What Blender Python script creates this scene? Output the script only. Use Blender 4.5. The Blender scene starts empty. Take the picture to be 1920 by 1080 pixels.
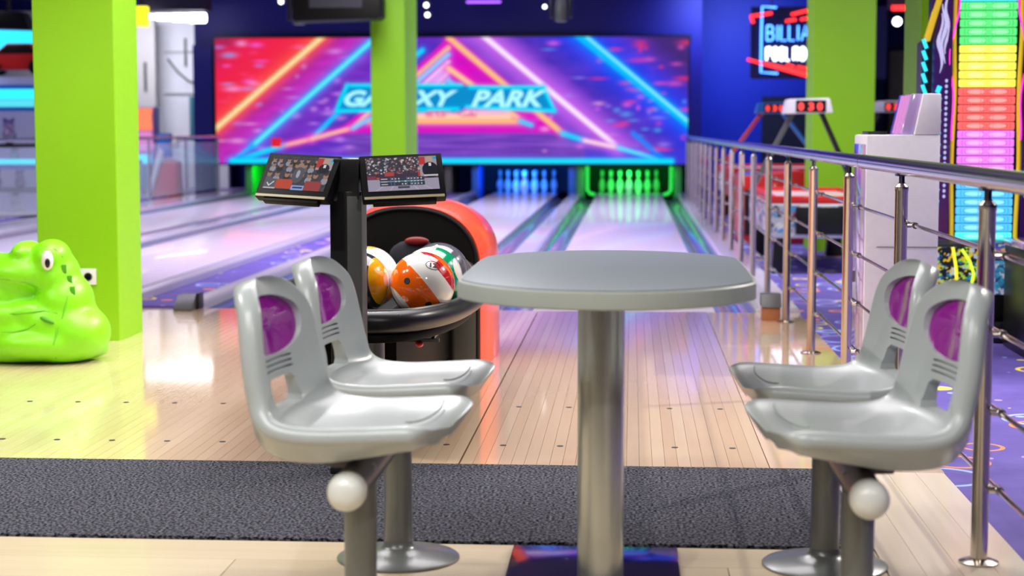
import bpy, bmesh, math, random
import numpy as np
from mathutils import Vector, Matrix, Euler
random.seed(7); rng = np.random.RandomState(5)
PI = math.pi
S = bpy.context.scene
COL = S.collection
V = Vector

# ------------------------------------------------------------------ camera
cam_d = bpy.data.cameras.new('camera'); cam = bpy.data.objects.new('camera', cam_d); COL.objects.link(cam)
F = 3200.0
pitch = math.atan(296 / F); yaw = math.atan(225 * math.cos(pitch) / F)
cam.location = (0, 0, 1.05)
cam.rotation_euler = (PI / 2 - pitch, 0, yaw)
cam_d.sensor_width = 36; cam_d.lens = F / 1920 * 36
cam_d.clip_end = 100
cam_d.dof.use_dof = True; cam_d.dof.focus_distance = 5.6; cam_d.dof.aperture_fstop = 3.2
S.camera = cam

# ------------------------------------------------------------------ exposure, world
S.view_settings.view_transform = 'Standard'; S.view_settings.look = 'None'
S.view_settings.gamma = 1; S.view_settings.use_curve_mapping = False
S.view_settings.exposure = 0.0
S.cycles.use_denoising = True
S.cycles.max_bounces = 6; S.cycles.diffuse_bounces = 3; S.cycles.glossy_bounces = 4
S.cycles.transmission_bounces = 5; S.cycles.transparent_max_bounces = 8
S.cycles.caustics_reflective = False; S.cycles.caustics_refractive = False
S.cycles.sample_clamp_indirect = 6
wd = bpy.data.worlds.new('world'); S.world = wd; wd.use_nodes = True
wd.node_tree.nodes['Background'].inputs[0].default_value = (0.55, 0.5, 0.75, 1)
wd.node_tree.nodes['Background'].inputs[1].default_value = 0.4

# ------------------------------------------------------------------ large lights
def area(loc, size, power, col=(1, 1, 1), rot=(0, 0, 0), sy=None, spread=None):
    l = bpy.data.lights.new('area_light', 'AREA'); l.energy = power; l.color = col
    l.shape = 'RECTANGLE'; l.size = size; l.size_y = sy or size
    l.spread = spread or 2.35   # narrowed to keep these lamps out of the floor reflections
    o = bpy.data.objects.new('area_light', l); COL.objects.link(o); o.location = loc; o.rotation_euler = rot
    return o
def spot(loc, target, power, col=(1, 1, 1), angle=60, r=0.03, blend=0.4):
    l = bpy.data.lights.new('spot_light', 'SPOT'); l.energy = power; l.color = col
    l.spot_size = math.radians(angle); l.spot_blend = blend; l.shadow_soft_size = r
    o = bpy.data.objects.new('spot_light', l); COL.objects.link(o); o.location = loc
    o.rotation_euler = (V(target) - V(loc)).to_track_quat('-Z', 'Y').to_euler()
    return o
area((-1.5, 1.2, 3.35), 3.0, 150, (1, .97, .93), sy=2.2)
area((-1.0, 7.0, 3.35), 4.0, 190, (1, .95, .97), sy=3.0)
area((-2.5, 14.5, 3.35), 7.0, 400, (.84, .74, 1), sy=5.0)
area((-2.5, 22.5, 3.35), 7.0, 390, (.74, .72, 1), sy=5.0)
area((4.2, 9.0, 3.35), 3.5, 200, (.95, .9, 1), sy=6.0)
area((3.5, 20.0, 3.35), 4.0, 90, (.8, .8, 1), sy=8.0)
area((-10, 22.0, 3.35), 3.5, 400, (.95, .93, 1), sy=8.0)
area((1.6, 27.2, 3.2), 1.6, 55, (.3, .4, 1), rot=(0.9, 0, 0), sy=.8)
area((-8.3, 28.3, 3.2), 1.6, 60, (.95, .95, 1), rot=(0.8, 0, 0), sy=.6)  # added lamp, brightens the white wall panel
area((2.6, 11.8, 3.35), 1.5, 110, (1, .98, .95), rot=(.35, 0, 0), sy=1.2)  # added lamp, brightens the pillar behind the hockey tables
area((-2.4, 17.6, 3.35), 1.2, 90, (1, .98, .95), rot=(.5, 0, 0), sy=1.0)  # added lamp in front of the middle pillar to brighten it
spot((2.9, 7.6, 3.2), (-.3, 5.6, 0), 430, (1, .93, .85), 62, .02)
spot((-3.4, 4.6, 3.2), (-.6, 4.2, .3), 200, (1, .97, .92), 62, .02)
spot((-1.2, 8.6, 3.2), (-.3, 3.8, .5), 120, (.98, .96, 1), 60, .02)
spot((1.4, 0.6, 3.2), (0.3, 4.0, .4), 140, (1, .97, .94), 70, .02)
spot((-4.4, 5.0, 3.2), (-2.7, 6.5, 0.0), 260, (1, .97, .84), 80, .03)
spot((.9, 9.6, 3.2), (-2.6, 8.6, 1.3), 800, (1, .97, .92), 44, .05)  # added spot, brightens the right face of the big left pillar

# ------------------------------------------------------------------ materials
def new_mat(name):
    m = bpy.data.materials.new(name); m.use_nodes = True
    return m, m.node_tree, m.node_tree.nodes['Principled BSDF']
def mat(name, col, rough=.5, metal=0.0, coat=0.0, emit=None, es=1.0, var=0.06, scale=30, spec=None, alpha=None, trans=None, bump=0.0):
    m, nt, b = new_mat(name)
    N = nt.nodes; L = nt.links
    if var > 0:
        tc = N.new('ShaderNodeTexCoord'); no = N.new('ShaderNodeTexNoise'); no.inputs['Scale'].default_value = scale
        no.inputs['Detail'].default_value = 3
        L.new(tc.outputs['Object'], no.inputs['Vector'])
        mx = N.new('ShaderNodeMix'); mx.data_type = 'RGBA'
        mx.inputs[6].default_value = (*[c * (1 - var) for c in col], 1); mx.inputs[7].default_value = (*[min(1, c * (1 + var)) for c in col], 1)
        L.new(no.outputs['Fac'], mx.inputs[0]); L.new(mx.outputs[2], b.inputs['Base Color'])
        if bump:
            bp = N.new('ShaderNodeBump'); bp.inputs['Strength'].default_value = bump; bp.inputs['Distance'].default_value = .004
            L.new(no.outputs['Fac'], bp.inputs['Height']); L.new(bp.outputs[0], b.inputs['Normal'])
    else:
        b.inputs['Base Color'].default_value = (*col, 1)
    b.inputs['Roughness'].default_value = rough; b.inputs['Metallic'].default_value = metal
    b.inputs['Coat Weight'].default_value = coat; b.inputs['Coat Roughness'].default_value = .05
    if spec is not None: b.inputs['Specular IOR Level'].default_value = spec
    if emit: b.inputs['Emission Color'].default_value = (*emit, 1); b.inputs['Emission Strength'].default_value = es
    if trans: b.inputs['Transmission Weight'].default_value = trans
    if alpha is not None: b.inputs['Alpha'].default_value = alpha
    return m
def emis(name, col, s):
    return mat(name, (0.02, 0.02, 0.02), .4, emit=col, es=s, var=0)
def painted(name, emit=0.0, rough=.4):
    m, nt, b = new_mat(name)
    at = nt.nodes.new('ShaderNodeAttribute'); at.attribute_name = 'paint'
    if emit:
        nt.links.new(at.outputs['Color'], b.inputs['Emission Color']); b.inputs['Emission Strength'].default_value = emit
        b.inputs['Base Color'].default_value = (.01, .01, .01, 1)
    else:
        nt.links.new(at.outputs['Color'], b.inputs['Base Color'])
    b.inputs['Roughness'].default_value = rough
    if emit: b.inputs['Specular IOR Level'].default_value = .05
    return m
def plank_mat(name, c1, c2, rough, coat, grain_axis='Y', gs=1.0, spec=.5):
    m, nt, b = new_mat(name); N = nt.nodes; L = nt.links
    tc = N.new('ShaderNodeTexCoord'); oi = N.new('ShaderNodeObjectInfo'); mp = N.new('ShaderNodeMapping')
    mp.inputs['Scale'].default_value = (40 * gs, 1.6 * gs, 1) if grain_axis == 'Y' else (1.6 * gs, 40 * gs, 1)
    L.new(tc.outputs['Object'], mp.inputs['Vector'])
    ad = N.new('ShaderNodeVectorMath'); ad.operation = 'ADD'
    cm = N.new('ShaderNodeCombineXYZ'); mu = N.new('ShaderNodeMath'); mu.operation = 'MULTIPLY'; mu.inputs[1].default_value = 57
    L.new(oi.outputs['Random'], mu.inputs[0]); L.new(mu.outputs[0], cm.inputs[2]); L.new(mp.outputs[0], ad.inputs[0]); L.new(cm.outputs[0], ad.inputs[1])
    no = N.new('ShaderNodeTexNoise'); no.inputs['Scale'].default_value = 1; no.inputs['Detail'].default_value = 4
    L.new(ad.outputs[0], no.inputs['Vector'])
    m1 = N.new('ShaderNodeMath'); m1.operation = 'MULTIPLY_ADD'; m1.inputs[1].default_value = .55; L.new(oi.outputs['Random'], m1.inputs[0])
    m2 = N.new('ShaderNodeMath'); m2.operation = 'MULTIPLY'; m2.inputs[1].default_value = .6; L.new(no.outputs['Fac'], m2.inputs[0]); L.new(m2.outputs[0], m1.inputs[2])
    mx = N.new('ShaderNodeMix'); mx.data_type = 'RGBA'; mx.inputs[6].default_value = (*c1, 1); mx.inputs[7].default_value = (*c2, 1)
    L.new(m1.outputs[0], mx.inputs[0]); L.new(mx.outputs[2], b.inputs['Base Color'])
    b.inputs['Roughness'].default_value = rough; b.inputs['Coat Weight'].default_value = coat; b.inputs['Coat Roughness'].default_value = .06
    b.inputs['Specular IOR Level'].default_value = spec
    return m
def ring_carpet():
    m, nt, b = new_mat('ring_carpet'); N = nt.nodes; L = nt.links
    tc = N.new('ShaderNodeTexCoord')
    no = N.new('ShaderNodeTexNoise'); no.inputs['Scale'].default_value = 5; L.new(tc.outputs['Object'], no.inputs['Vector'])
    base = N.new('ShaderNodeMix'); base.data_type = 'RGBA'
    base.inputs[6].default_value = (.055, .03, .23, 1); base.inputs[7].default_value = (.14, .10, .42, 1); L.new(no.outputs['Fac'], base.inputs[0])
    cur = base.outputs[2]
    def layer(scale, off, r0, r1, cols, cur, thr):
        mp = N.new('ShaderNodeMapping'); mp.inputs['Location'].default_value = (off, off * .7, 0); L.new(tc.outputs['Object'], mp.inputs['Vector'])
        fl = N.new('ShaderNodeVectorMath'); fl.operation = 'MULTIPLY'; fl.inputs[1].default_value = (1, 1, 0); L.new(mp.outputs[0], fl.inputs[0])
        vo = N.new('ShaderNodeTexVoronoi'); vo.inputs['Scale'].default_value = scale; vo.inputs['Randomness'].default_value = .75
        L.new(fl.outputs[0], vo.inputs['Vector'])
        a = N.new('ShaderNodeMath'); a.operation = 'GREATER_THAN'; a.inputs[1].default_value = r0; L.new(vo.outputs['Distance'], a.inputs[0])
        c = N.new('ShaderNodeMath'); c.operation = 'LESS_THAN'; c.inputs[1].default_value = r1; L.new(vo.outputs['Distance'], c.inputs[0])
        mm = N.new('ShaderNodeMath'); mm.operation = 'MULTIPLY'; L.new(a.outputs[0], mm.inputs[0]); L.new(c.outputs[0], mm.inputs[1])
        sp = N.new('ShaderNodeSeparateColor'); L.new(vo.outputs['Color'], sp.inputs[0])
        g = N.new('ShaderNodeMath'); g.operation = 'GREATER_THAN'; g.inputs[1].default_value = thr; L.new(sp.outputs[0], g.inputs[0])
        m3 = N.new('ShaderNodeMath'); m3.operation = 'MULTIPLY'; L.new(mm.outputs[0], m3.inputs[0]); L.new(g.outputs[0], m3.inputs[1])
        cr = N.new('ShaderNodeValToRGB'); cr.color_ramp.interpolation = 'CONSTANT'
        while len(cr.color_ramp.elements) < len(cols): cr.color_ramp.elements.new(.5)
        for i, cc in enumerate(cols):
            cr.color_ramp.elements[i].position = i / len(cols); cr.color_ramp.elements[i].color = (*cc, 1)
        L.new(sp.outputs[1], cr.inputs[0])
        mx = N.new('ShaderNodeMix'); mx.data_type = 'RGBA'; L.new(m3.outputs[0], mx.inputs[0]); L.new(cur, mx.inputs[6]); L.new(cr.outputs[0], mx.inputs[7])
        return mx.outputs[2]
    Yl = (.85, .7, .08); Or = (.8, .22, .06); Bl = (.3, .42, .85); Pu = (.4, .25, .7)
    cur = layer(2.3, 1.3, .36, .40, [Bl, Pu, Bl], cur, .2)
    cur = layer(4.2, 5.1, .28, .34, [Or, Yl, Bl], cur, .45)
    cur = layer(2.9, 2.2, .25, .31, [Yl, Or, Yl, Bl], cur, .35)
    cur = layer(4.6, 8.4, 0, .26, [Yl, Yl, Pu], cur, .55)
    cur = layer(14, 3.4, 0, .3, [Bl, Yl, Pu], cur, .9)
    L.new(cur, b.inputs['Base Color']); b.inputs['Roughness'].default_value = .8
    return m
def fuzz_carpet():
    m, nt, b = new_mat('charcoal_carpet'); N = nt.nodes; L = nt.links
    tc = N.new('ShaderNodeTexCoord'); no = N.new('ShaderNodeTexNoise'); no.inputs['Scale'].default_value = 120; no.inputs['Detail'].default_value = 3
    L.new(tc.outputs['Object'], no.inputs['Vector'])
    cr = N.new('ShaderNodeValToRGB'); e = cr.color_ramp.elements
    e[0].position = .42; e[0].color = (.006, .006, .009, 1); e[1].position = .62; e[1].color = (.15, .15, .18, 1)
    L.new(no.outputs['Fac'], cr.inputs[0]); L.new(cr.outputs[0], b.inputs['Base Color'])
    bp = N.new('ShaderNodeBump'); bp.inputs['Strength'].default_value = .9; bp.inputs['Distance'].default_value = .01
    L.new(no.outputs['Fac'], bp.inputs['Height']); L.new(bp.outputs[0], b.inputs['Normal'])
    b.inputs['Roughness'].default_value = .95; b.inputs['Specular IOR Level'].default_value = .1
    return m
def band_mat(name, axis, stops):
    m, nt, b = new_mat(name); N = nt.nodes; L = nt.links
    tc = N.new('ShaderNodeTexCoord'); dp = N.new('ShaderNodeVectorMath'); dp.operation = 'DOT_PRODUCT'
    a = V(axis).normalized(); dp.inputs[1].default_value = a; L.new(tc.outputs['Object'], dp.inputs[0])
    ma = N.new('ShaderNodeMath'); ma.operation = 'MULTIPLY_ADD'; ma.inputs[1].default_value = 1 / .2165; ma.inputs[2].default_value = .5
    L.new(dp.outputs['Value'], ma.inputs[0])
    cr = N.new('ShaderNodeValToRGB'); cr.color_ramp.interpolation = 'CONSTANT'; E = cr.color_ramp.elements
    while len(E) < len(stops): E.new(.5)
    for i, (p, c) in enumerate(stops): E[i].position = p; E[i].color = (*c, 1)
    L.new(ma.outputs[0], cr.inputs[0]); L.new(cr.outputs[0], b.inputs['Base Color'])
    b.inputs['Roughness'].default_value = .12; b.inputs['Coat Weight'].default_value = .8
    return m

M = dict(
    lime=mat('lime_paint', (.235, .55, .0), .5, var=.03, scale=3),
    approach=plank_mat('approach_wood', (.74, .50, .30), (.88, .67, .45), .22, 1.0),
    laminate=plank_mat('laminate_oak', (.50, .39, .25), (.72, .60, .42), .35, .2, 'X', .5),
    laminate_y=plank_mat('laminate_oak_right', (.55, .46, .34), (.76, .66, .52), .35, .2, 'Y', .5),
    fuzz=fuzz_carpet(), ring=ring_carpet(),
    lane=plank_mat('lane_surface', (.66, .58, .66), (.74, .66, .74), .26, .35, 'Y', .6),
    gutter=mat('gutter_plastic', (.22, .24, .32), .16, coat=.6, spec=.8),
    cap=mat('divider_cap', (.62, .58, .68), .2, coat=.4),
    dark=mat('dark_void', (.02, .02, .03), .7),
    slab=mat('floor_slab', (.07, .06, .06), .8),
    deepblue=mat('deep_blue_paint', (.006, .005, .21), .5, var=.1, scale=2),
    midblue=mat('bright_blue_paint', (.008, .04, .50), .5, var=.08, scale=2),
    ceil=mat('ceiling_black', (.03, .025, .05), .8),
    whitewall=mat('white_wall', (.62, .62, .72), .6, var=.1, scale=4),
    graywall=mat('grey_wall', (.42, .4, .42), .7, var=.08, scale=4),
    seat=mat('seat_plastic', (.42, .455, .455), .32, coat=.15, var=.02),
    seatdark=mat('seat_groove_shade', (.3, .33, .33), .4),  # darker copy of the seat plastic, shade put into the colour
    purple=mat('purple_insert', (.30, .012, .30), .12, coat=.7, var=.12, scale=14),
    greymetal=mat('painted_grey_steel', (.19, .2, .195), .32, metal=.35, coat=.2, var=.04),
    darkmetal=mat('dark_steel', (.06, .05, .06), .35, metal=.4),
    whitecap=mat('white_plastic', (.72, .73, .7), .3, coat=.3, var=.02),
    tabletop=mat('table_laminate', (.15, .18, .20), .42, spec=.22, var=.03, scale=60),
    tableedge=mat('table_edge', (.40, .43, .39), .4, spec=.3, var=.02),
    brushed=mat('brushed_column', (.58, .58, .52), .28, metal=.75, var=.08, scale=12),
    plate=mat('polished_plate', (.13, .09, .28), .1, metal=.95, var=.12, scale=9),
    steel=mat('stainless_steel', (.62, .56, .5), .2, metal=1, var=.04),
    chrome=mat('polished_handrail', (.48, .46, .52), .17, metal=1, var=.02),
    black=mat('black_plastic', (.008, .008, .010), .33, spec=.4, var=.1),
    housing=mat('monitor_black', (.004, .004, .005), .5, spec=.12, var=.1),
    blackm=mat('black_satin', (.005, .0045, .004), .5, spec=.12, var=.15, scale=200, bump=.1),
    graydark=mat('charcoal_plastic', (.08, .085, .085), .4),
    gold=mat('tan_strip', (.42, .36, .22), .4),
    red=mat('hood_red', (.86, .085, .04), .3, coat=.4, var=.03),
    redp=mat('red_paint', (.7, .02, .02), .35, coat=.3),
    white=mat('white_enamel', (.75, .74, .8), .35),
    pin=mat('pin_white', (.85, .85, .85), .25, coat=.4, var=.02),
    pinred=mat('pin_stripe', (.8, .08, .12), .3),
    dino=mat('green_toy_plastic', (.21, .72, .005), .42, var=.02),
    dinod=mat('green_toy_recess_shade', (.07, .33, .004), .6),  # darker copy of the toy green, stands for shade in the hollows
    yellow=mat('yellow_trim', (.85, .6, .02), .4, emit=(.9, .6, .05), es=.25),
    bluep=mat('blue_enamel', (.02, .2, .65), .35, coat=.3),
    wood=mat('brown_wood_block', (.36, .13, .05), .5, var=.25),
    woodl=mat('beige_wood', (.5, .36, .2), .5, var=.15, scale=6),
    lilac=mat('lilac_gloss', (.45, .32, .62), .1, coat=1),
    pitgreen=mat('pit_green_panel', (.08, .55, .12), .35, coat=.4),
    pitblue=mat('pit_blue_panel', (.04, .2, .8), .35, coat=.4),
    pitgray=mat('pit_grey_panel', (.22, .2, .16), .5),
    e_white=emis('lamp_white', (1, 1, .95), 9), e_warm=emis('bulb_white', (1, 1, .98), 5),
    e_red=emis('neon_red', (1, .02, .02), 3.2), e_blue=emis('neon_blue', (.06, .25, 1), 5), e_nwhite=emis('neon_white', (.75, .85, 1), 4),
    e_purple=emis('neon_purple', (.35, .1, 1), 2.5), e_green=emis('led_green', (.03, 1, .1), .9), e_digit=emis('digit_red', (1, .05, .05), 2),
    e_magenta=emis('neon_magenta', (1, .02, .6), 2), e_cyan=emis('lit_cyan', (.02, .65, 1), 1.6),
    e_logo=emis('logo_glow', (.35, .85, .95), 1.15), e_orange=emis('lit_orange', (1, .22, .1), 1.2), e_pink=emis('lit_pink', (.9, .3, .8), .8),
    e_lime=emis('lit_lime', (.6, 1, .03), 1.6), e_ltpurple=emis('lit_violet', (.5, .4, 1), .9),
    screen=painted('led_picture', 1.0), monitor=painted('monitor_picture', .7, .5), print=painted('printed_art', 0, .35),
    printlit=painted('backlit_art', .7),
)
def glass_mat():
    m, nt, b = new_mat('rail_glass')
    b.inputs['Base Color'].default_value = (.75, .85, .95, 1); b.inputs['Roughness'].default_value = .03
    b.inputs['Alpha'].default_value = .22; b.inputs['Specular IOR Level'].default_value = .8
    return m
M['glass'] = glass_mat()

# ------------------------------------------------------------------ mesh helpers
class MB:
    def __init__(s): s.bm = bmesh.new(); s.mi = 0
    def _mk(s, vs, fs):
        bv = [s.bm.verts.new(v) for v in vs]
        for f in fs:
            try:
                q = s.bm.faces.new([bv[i] for i in f]); q.material_index = s.mi; q.smooth = True
            except ValueError: pass
        return bv
    def box(s, a, b, rot=None, pivot=None):
        x0, y0, z0 = a; x1, y1, z1 = b
        vs = [V(p) for p in ((x0,y0,z0),(x1,y0,z0),(x1,y1,z0),(x0,y1,z0),(x0,y0,z1),(x1,y0,z1),(x1,y1,z1),(x0,y1,z1))]
        if rot is not None:
            c = V(pivot) if pivot else (V(a) + V(b)) / 2; R = Euler(rot).to_matrix(); vs = [c + R @ (v - c) for v in vs]
        s._mk(vs, [(0,3,2,1),(4,5,6,7),(0,1,5,4),(1,2,6,5),(2,3,7,6),(3,0,4,7)]); return s
    def prism(s, pts, axis, a, b):
        """closed 2D outline extruded along axis (0,1,2) from a to b"""
        n = len(pts)
        def mk(p, t): q = list(p); q.insert(axis, t); return q
        vs = [mk(p, a) for p in pts] + [mk(p, b) for p in pts]
        s._mk(vs, [tuple(range(n)), tuple(range(2*n-1, n-1, -1))] + [(i, (i+1)%n, n+(i+1)%n, n+i) for i in range(n)]); return s
    def tube(s, pts, r, n=12, cap=True):
        pts = [V(p) for p in pts]; rs = r if isinstance(r, (list, tuple)) else [r]*len(pts)
        rings = []; prev = None
        for i, p in enumerate(pts):
            t = (pts[min(i+1, len(pts)-1)] - pts[max(i-1, 0)]).normalized()
            if prev is None:
                up = V((0,0,1)) if abs(t.z) < .9 else V((1,0,0)); x = t.cross(up).normalized()
            else: x = (prev - t * prev.dot(t)).normalized()
            prev = x; y = t.cross(x)
            rings.append([p + (x*math.cos(2*PI*k/n) + y*math.sin(2*PI*k/n)) * rs[i] for k in range(n)])
        vs = [v for r_ in rings for v in r_]; fs = []
        for i in range(len(pts)-1):
            for k in range(n): fs.append((i*n+k, i*n+(k+1)%n, (i+1)*n+(k+1)%n, (i+1)*n+k))
        if cap: fs += [tuple(range(n-1,-1,-1)), tuple((len(pts)-1)*n+k for k in range(n))]
        s._mk(vs, fs); return s
    def lathe(s, prof, c=(0,0,0), n=24, sx=1, sy=1):
        """prof: (r,z) list"""
        vs = []; fs = []
        for r, z in prof:
            for k in range(n): vs.append((c[0]+r*sx*math.cos(2*PI*k/n), c[1]+r*sy*math.sin(2*PI*k/n), c[2]+z))
        for i in range(len(prof)-1):
            for k in range(n): fs.append((i*n+k, i*n+(k+1)%n, (i+1)*n+(k+1)%n, (i+1)*n+k))
        fs += [tuple(range(n-1,-1,-1)), tuple((len(prof)-1)*n+k for k in range(n))]
        s._mk(vs, fs); return s
    def loft(s, rings, cap=True):
        n = len(rings[0]); vs = [v for r_ in rings for v in r_]; fs = []
        for i in range(len(rings)-1):
            for k in range(n): fs.append((i*n+k, i*n+(k+1)%n, (i+1)*n+(k+1)%n, (i+1)*n+k))
        if cap: fs += [tuple(range(n-1,-1,-1)), tuple((len(rings)-1)*n+k for k in range(n))]
        s._mk(vs, fs); return s
    def ball(s, c, r, sc=(1,1,1), u=20, v=12, rot=None):
        R = Euler(rot).to_matrix() if rot else Matrix.Identity(3)
        vs = [V(c) + R @ V((0,0,r*sc[2]))]; fs = []
        for i in range(1, v):
            for k in range(u):
                th = PI*i/v; ph = 2*PI*k/u
                vs.append(V(c) + R @ V((r*sc[0]*math.sin(th)*math.cos(ph), r*sc[1]*math.sin(th)*math.sin(ph), r*sc[2]*math.cos(th))))
        vs.append(V(c) + R @ V((0,0,-r*sc[2]))); last = len(vs)-1
        for k in range(u):
            fs.append((0, 1+k, 1+(k+1)%u)); fs.append((last, 1+(v-2)*u+(k+1)%u, 1+(v-2)*u+k))
        for i in range(v-2):
            for k in range(u): a = 1+i*u; fs.append((a+k, a+u+k, a+u+(k+1)%u, a+(k+1)%u))
        s._mk(vs, fs); return s
    def mesh(s, name, mats, bevel=0, sharp=35, seg=2):
        bm = s.bm
        bmesh.ops.recalc_face_normals(bm, faces=bm.faces)
        if bevel:
            es = [e for e in bm.edges if len(e.link_faces) == 2 and e.calc_face_angle(0) > math.radians(40)]
            bmesh.ops.bevel(bm, geom=es, offset=bevel, segments=seg, affect='EDGES', profile=.6, clamp_overlap=True)
        for e in bm.edges:
            if len(e.link_faces) == 2 and e.calc_face_angle(0) > math.radians(sharp): e.smooth = False
        for f in bm.faces: f.smooth = True
        me = bpy.data.meshes.new(name); bm.to_mesh(me); bm.free()
        for m in (mats if isinstance(mats, (list, tuple)) else [mats]): me.materials.append(m)
        return me
    def build(s, name, mats, parent=None, bevel=0, sharp=35, seg=2, loc=None):
        o = bpy.data.objects.new(name, s.mesh(name, mats, bevel, sharp, seg)); COL.objects.link(o)
        if parent: o.parent = parent
        if loc: o.location = loc
        return o
def link(name, me, parent=None, loc=(0,0,0), rot=(0,0,0)):
    o = bpy.data.objects.new(name, me); COL.objects.link(o); o.parent = parent; o.location = loc; o.rotation_euler = rot; return o
def tag(o, label=None, cat=None, group=None, kind=None):
    if label: o['label'] = label
    if cat: o['category'] = cat
    if group: o['group'] = group
    if kind: o['kind'] = kind
    return o
def thing(name, label, cat, loc=(0,0,0), rz=0, group=None):
    o = bpy.data.objects.new(name, None); COL.objects.link(o); o.location = loc; o.rotation_euler = (0,0,rz)
    o.empty_display_size = .1
    return tag(o, label, cat, group)
def dup(o, parent=None):
    c = o.copy(); COL.objects.link(c); c.parent = parent
    for ch in list(o.children): dup(ch, c)
    return c
def struct(o, label=None):
    o['kind'] = 'structure'
    if label: o['label'] = label
    return o
def apply_mods(o):
    dg = bpy.context.evaluated_depsgraph_get(); me = bpy.data.meshes.new_from_object(o.evaluated_get(dg), depsgraph=dg)
    o.modifiers.clear(); o.data = me; return o
def text_mesh(txt, size, extrude=0.0, offset=0.0, shear=0.0, align='CENTER', width=None, height=None):
    cu = bpy.data.curves.new('lettering', 'FONT'); cu.body = txt; cu.size = size; cu.extrude = extrude; cu.offset = offset; cu.shear = shear
    cu.align_x = align; cu.align_y = 'CENTER'; cu.resolution_u = 3
    o = bpy.data.objects.new('lettering_tmp', cu); COL.objects.link(o)
    dg = bpy.context.evaluated_depsgraph_get(); me = bpy.data.meshes.new_from_object(o.evaluated_get(dg), depsgraph=dg)
    bpy.data.objects.remove(o)
    if width or height:
        co = np.array([v.co[:] for v in me.vertices]); mn = co.min(0); mxx = co.max(0); d = mxx - mn
        sx = width / d[0] if width else 1; sy = height / d[1] if height else 1
        for v in me.vertices:
            v.co.x = (v.co.x - (mn[0]+mxx[0])/2) * sx; v.co.y = (v.co.y - (mn[1]+mxx[1])/2) * sy
    return me
def grid_panel(name, w, h, img, m, parent=None, rot=(PI/2, 0, 0), loc=(0,0,0)):
    """flat picture: img is (ny,nx,3) linear colours, row 0 at the bottom"""
    ny, nx = img.shape[:2]
    xs = np.linspace(-w/2, w/2, nx); ys = np.linspace(-h/2, h/2, ny)
    X, Y = np.meshgrid(xs, ys); co = np.stack([X, Y, np.zeros_like(X)], -1).reshape(-1, 3)
    idx = np.arange(nx*ny).reshape(ny, nx)
    f = np.stack([idx[:-1,:-1], idx[:-1,1:], idx[1:,1:], idx[1:,:-1]], -1).reshape(-1, 4)
    me = bpy.data.meshes.new(name); me.vertices.add(len(co)); me.vertices.foreach_set('co', co.ravel())
    me.loops.add(f.size); me.loops.foreach_set('vertex_index', f.ravel().astype(np.int32))
    me.polygons.add(len(f)); me.polygons.foreach_set('loop_start', np.arange(0, f.size, 4, dtype=np.int32))
    me.polygons.foreach_set('loop_total', np.full(len(f), 4, dtype=np.int32)); me.update(); me.validate()
    at = me.attributes.new('paint', 'FLOAT_COLOR', 'POINT')
    c = np.ones((nx*ny, 4), np.float32); c[:, :3] = np.clip(img.reshape(-1, 3), 0, 4); at.data.foreach_set('color', c.ravel())
    me.materials.append(m)
    return link(name, me, parent, loc, rot)
def blur_noise(ny, nx, sy, sx):
    a = rng.rand(int(ny/sy)+3, int(nx/sx)+3); yy = np.linspace(0, a.shape[0]-1.001, ny); xx = np.linspace(0, a.shape[1]-1.001, nx)
    y0 = yy.astype(int); x0 = xx.astype(int); fy = (yy-y0)[:, None]; fx = (xx-x0)[None, :]
    g = lambda i, j: a[np.ix_(np.minimum(y0+i, a.shape[0]-1), np.minimum(x0+j, a.shape[1]-1))]
    return g(0,0)*(1-fy)*(1-fx)+g(1,0)*fy*(1-fx)+g(0,1)*(1-fy)*fx+g(1,1)*fy*fx

# ================================================================== SETTING
LANE_C = [-.042, -1.775, -3.83, -5.563]      # lane centres, right to left
FOUL = 9.9; END = 28.0; HW = .53; GW = .235
struct(MB().box((-13, -4, -.3), (8, 33, -.13)).build('floor', M['slab']), 'floor slab under the whole hall')
floor = bpy.data.objects['floor']
# approach boards, one by one, running towards the pins
pw = .0405
bd = MB().box((0, 0, -.03), (pw-.0009, FOUL-5.262, 0)).mesh('plank', M['approach'], bevel=.0004, seg=1)
x = -6.9; n = 0
while x < .40:
    o = link('plank', bd, floor, (x, 5.262, 0)); x += pw
    if abs(x + .55) < pw/2: x += .005
x_end = x - .0009
ew = (.966 - x_end - .003) / 3
ed2 = MB().box((0, 0, -.03), (ew, 1.535, 0)).mesh('plank', M['approach'], bevel=.0006, seg=1)
for i in range(3):
    for y0 in (5.262, 6.799, 8.336): link('plank', ed2, floor, (x_end+.003+(ew+.0004)*i, y0, 0))
fl = MB().box((0, 0, -.03), (.0865, 1.28, 0)).mesh('plank', M['laminate_y'], bevel=.0006, seg=1)
for i in range(4):
    for j in range(3): link('plank', fl, floor, (.616+.0872*i, 5.259-1.282*(j+1), 0))
LM = {}
def lam_row(y, off):
    xx = -4.2-off
    while xx < .612:
        w = min(1.2, .612-xx)
        k = round(w, 3)
        if k not in LM: LM[k] = MB().box((0, 0, -.03), (k, .19, 0)).mesh('plank', M['laminate'], bevel=.0006, seg=1)
        link('plank', LM[k], floor, (xx, y, 0)); xx += 1.202
for r_ in range(9): lam_row(4.250-.1915*(r_+1), .37 if r_ % 2 else 0)
# tiny guide dots set in the approach
dm = MB().lathe([(.0001, 0), (.011, 0), (.011, .0012), (.0001, .0013)], n=12).mesh('approach_dot', M['dark'])
for yy in (5.62, 6.42):
    for k in range(-22, 3): link('approach_dot', dm, floor, (-.042+k*.1905, yy, .0))
# charcoal carpet strip
tag(MB().box((-5, 4.253, -.03), (.612, 5.258, .008)).build('carpet_runner', M['fuzz'], bevel=.003), 'charcoal fleck carpet runner crossing the floor in front of the boards', 'carpet')
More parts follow.
